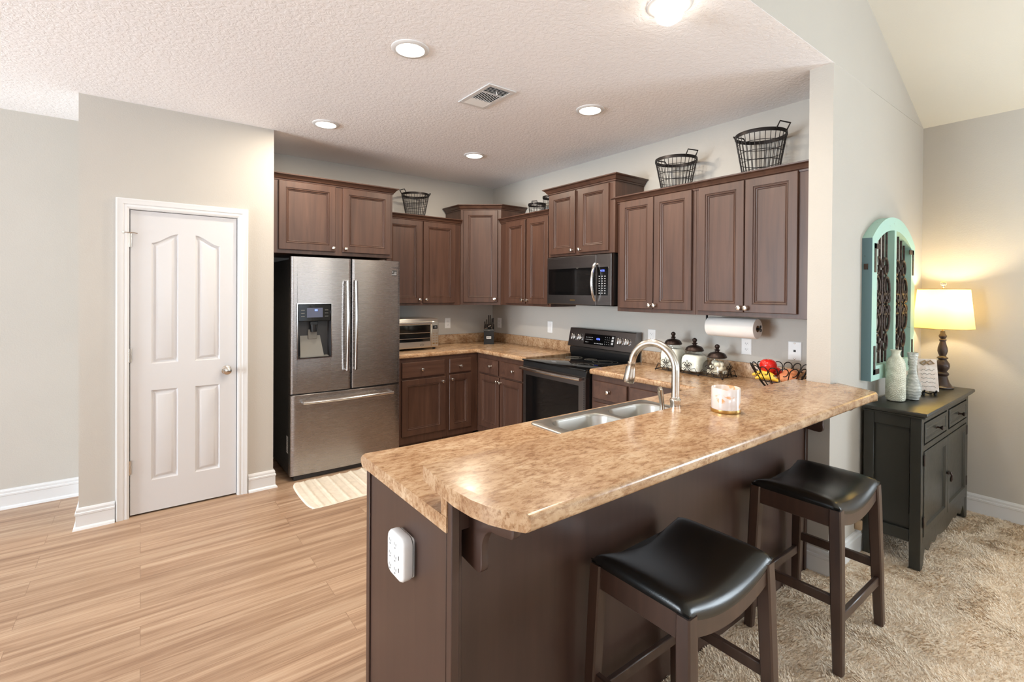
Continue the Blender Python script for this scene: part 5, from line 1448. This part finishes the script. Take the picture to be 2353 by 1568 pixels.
def lamp():
    c = (4.365, 0.857, 0.8755)
    t = thing('table_lamp', 'lit table lamp with a turned dark wood base and cream drum shade', 'lamp', c)
    z = lambda v: v-0.8755
    b = MB(); b.lathe([(0.058, 0.0), (0.062, 0.004), (0.061, 0.010), (0.052, 0.016), (0.048, 0.024), (0.038, 0.040), (0.030, 0.070), (0.027, 0.082), (0.034, 0.090), (0.036, 0.098), (0.032, 0.106), (0.024, 0.112), (0.026, 0.118),
        (0.036, 0.134), (0.040, 0.152), (0.038, 0.168), (0.028, 0.186), (0.021, 0.196), (0.030, 0.202), (0.031, 0.208), (0.022, 0.214), (0.018, 0.220), (0.024, 0.236), (0.028, 0.254), (0.026, 0.276), (0.018, 0.306), (0.015, 0.320), (0.020, 0.326), (0.020, 0.331), (0.014, 0.337), (0.022, 0.352), (0.022, 0.358), (0.014, 0.372), (0.012, 0.390)], c=c, seg=36)
    b.build('turned_base', M_lampwood, t, smooth=35)
    b = MB(); b.lathe([(0.007, 0.388), (0.007, 0.455)], c=c, seg=12); b.lathe([(0.016, 0.455), (0.018, 0.46), (0.018, 0.49)], c=c, seg=16)
    for s in (-1, 1): b.tube([(c[0]+s*0.015, c[1], c[2]+0.455), (c[0]+s*0.06, c[1], c[2]+0.52), (c[0]+s*0.045, c[1], c[2]+0.62), (c[0], c[1], c[2]+0.672)], 0.0022, 6)
    b.lathe([(0.006, 0.668), (0.006, 0.69)], c=c, seg=12); b.build('harp', M_gold, t)
    b = MB(); b.sphere((c[0], c[1], c[2]+0.530), 0.028, (1, 1, 1.25), 16); b.build('light_bulb', M_bulb, t)
    n = 64
    def rg(r, zz): return [(c[0]+r*math.cos(2*PI*k/n), c[1]+r*math.sin(2*PI*k/n), c[2]+zz) for k in range(n)]
    s = MB(); s.polyrings([rg(0.163, 0.408), rg(0.138, 0.676)], None, False, False); s.build('lamp_shade', M_shade, t, smooth=60)
    s = MB()
    for r, zz in ((0.1632, 0.409), (0.1382, 0.675)): s.tube([(c[0]+r*math.cos(2*PI*k/n), c[1]+r*math.sin(2*PI*k/n), c[2]+zz) for k in range(n)], 0.0022, 6, True)
    for k in range(3): a = 2*PI*k/3; s.tube([(c[0], c[1], c[2]+0.670), (c[0]+0.137*math.cos(a), c[1]+0.137*math.sin(a), c[2]+0.674)], 0.0016, 5)
    s.build('shade_ring', M_gold, t)
    f = MB(); f.lathe([(0.007, 0.686), (0.010, 0.690), (0.006, 0.696)], c=c, seg=14); fb = f.build('finial_cap', M_nickel, t)
    f = MB(); f.sphere((c[0], c[1], c[2]+0.713), 0.018, (1, 1, 1), 20); f.build('crystal_finial', M_crystal, fb)
    l = bpy.data.lights.new('light_bulb_glow', 'POINT'); l.energy = 11; l.color = (1.0, 0.80, 0.50); l.shadow_soft_size = 0.035
    o = bpy.data.objects.new('light_bulb_glow', l); COL.objects.link(o); o.parent = t; o.location = (0, 0, 0.585)
lamp()

def shutter():
    x0, x1, zb, zs, zt = 3.372, 4.215, 1.005, 1.842, 1.996
    yf, yb = 0.978, YL-0.0005
    t = thing('wall_shutter', 'arched distressed aqua wood shutter panel with iron scrollwork, hung on the wall', 'wall decor', ((x0+x1)/2, yb, (zb+zt)/2))
    M = F_rear(x0, yb, zb); w, hs, ht = x1-x0, zs-zb, zt-zb; D = yb-yf
    def top(x): u = (x/w-0.5)*2; return hs+(ht-hs)*math.sqrt(max(0, 1-abs(u)**2.0))*1.0
    fr = 0.085; mid = 0.04
    n = 40
    arcpts = [(w-w*i/n, hs+(ht-hs)*(1-abs(1-2*i/n)**2.2)) for i in range(n+1)]
    outer = [(0, 0), (w, 0)]+arcpts
    def inner(xa, xb):
        m = 20; r = [(xa, fr), (xb, fr)]
        for i in range(m+1):
            x = xb+(xa-xb)*i/m; s = 1-x/w
            r.append((x, hs-fr*0.95+(ht-hs)*(1-abs(1-2*s)**2.2)))
        return r
    holes = [inner(fr, w/2-mid/2), inner(w/2+mid/2, w-fr)]
    bm = worktop_bm(outer, 0.0, D, holes)
    f = MB(M); f.bm(bm)
    # outer edge carries the darker weathered paint
    org = len(f.f)
    o = f.build('wood_frame', [M_teal, M_tealside], t, smooth=25)
    for p in o.data.polygons:
        if abs(p.normal.y) < 0.5 and abs(p.normal.x) > 0.5 and (abs(p.center.x+((x0+x1)/2)-x0) < 0.002 or abs(p.center.x+((x0+x1)/2)-x1) < 0.002): p.material_index = 1
    for h in range(2):
        xa, xb = (fr, w/2-mid/2) if h == 0 else (w/2+mid/2, w-fr)
        cx = (xa+xb)/2; pw = xb-xa
        for k in range(5):
            x = xa+pw*(k+0.5)/5; s = 1-x/w; zt_ = hs-fr*0.95+(ht-hs)*(1-abs(1-2*s)**2.2)
            r = MB(M); r.tube([(x, fr-0.01, D*0.35), (x, zt_+0.012, D*0.35)], 0.0062, 8); r.build('iron_rod', M_rust, t)
        sc = MB(M); yy = D*0.35+0.012; R_ = pw*0.25
        def spiral(px, pz, r0, a0, turns, fl):
            m = 26; sc.tube([(px+fl*r0*(1-0.72*i/m)*math.cos(a0+turns*2*PI*i/m), pz+r0*1.25*(1-0.72*i/m)*math.sin(a0+turns*2*PI*i/m), yy) for i in range(m+1)], 0.0075, 7)
        zc = hs*0.535
        for fl in (-1, 1):
            px = cx+fl*pw*0.25
            spiral(px, zc+0.100, R_, -PI/2, 1.15, fl); spiral(px, zc-0.100, R_, PI/2, -1.15, fl)
            spiral(cx+fl*pw*0.22, zc+0.225, R_*0.72, PI, -1.1, fl); spiral(cx+fl*pw*0.22, zc-0.225, R_*0.72, PI, 1.1, fl)
            spiral(cx+fl*pw*0.40, zc+0.030, R_*0.42, PI, -1.0, fl); spiral(cx+fl*pw*0.40, zc-0.030, R_*0.42, PI, 1.0, fl)
            spiral(cx+fl*pw*0.13, zc+0.030, R_*0.42, 0, 1.0, fl); spiral(cx+fl*pw*0.13, zc-0.030, R_*0.42, 0, -1.0, fl)
        sc.tube([(cx, zc-0.21, yy), (cx, zc+0.21, yy)], 0.007, 7)
        sc.build('iron_scrollwork', M_rust, t)
    for cxx, czz, sx, sz in ((0.035, 0.035, 1, 1), (w-0.035, 0.035, -1, 1), (0.035, hs-0.03, 1, -1), (w-0.035, hs-0.03, -1, -1)):
        q = MB(M); xa, xb = sorted((cxx, cxx+sx*0.03)); za, zb2 = sorted((czz, czz+sz*0.17)); q.box(xa, xb, za, zb2, D, D+0.003)
        xa, xb = sorted((cxx, cxx+sx*0.10)); za, zb2 = sorted((czz, czz+sz*0.03)); q.box(xa, xb, za, zb2, D, D+0.003); q.build('corner_bracket', M_rust, t)
    q = MB(M); q.box(-0.004, 0.004, hs*0.78, hs*0.82, D*0.2, D*0.6); q.build('side_hook', M_rust, t)
shutter()

def lamp_cord():
    c = (3.285, 1.012, 0.19)
    t = thing('power_cord', 'beige cord with a plug on the wall behind the console, left side', 'cord', c)
    q = MB(); q.tube([(3.17, 1.0265, 0.305), (3.20, 1.0255, 0.275), (3.24, 1.024, 0.235), (3.275, 1.018, 0.205), (3.30, 1.010, 0.20)], 0.0028, 6); q.build('wire', M_core, t)
    q = MB(); q.box(3.292, 3.322, 0.994, 1.0285, 0.150, 0.205, 0.006, 2); q.build('plug', M_core, t)
lamp_cord()

# a last pass: drop the builder's scratch property
for o in bpy.data.objects:
    if '_o' in o: del o['_o']
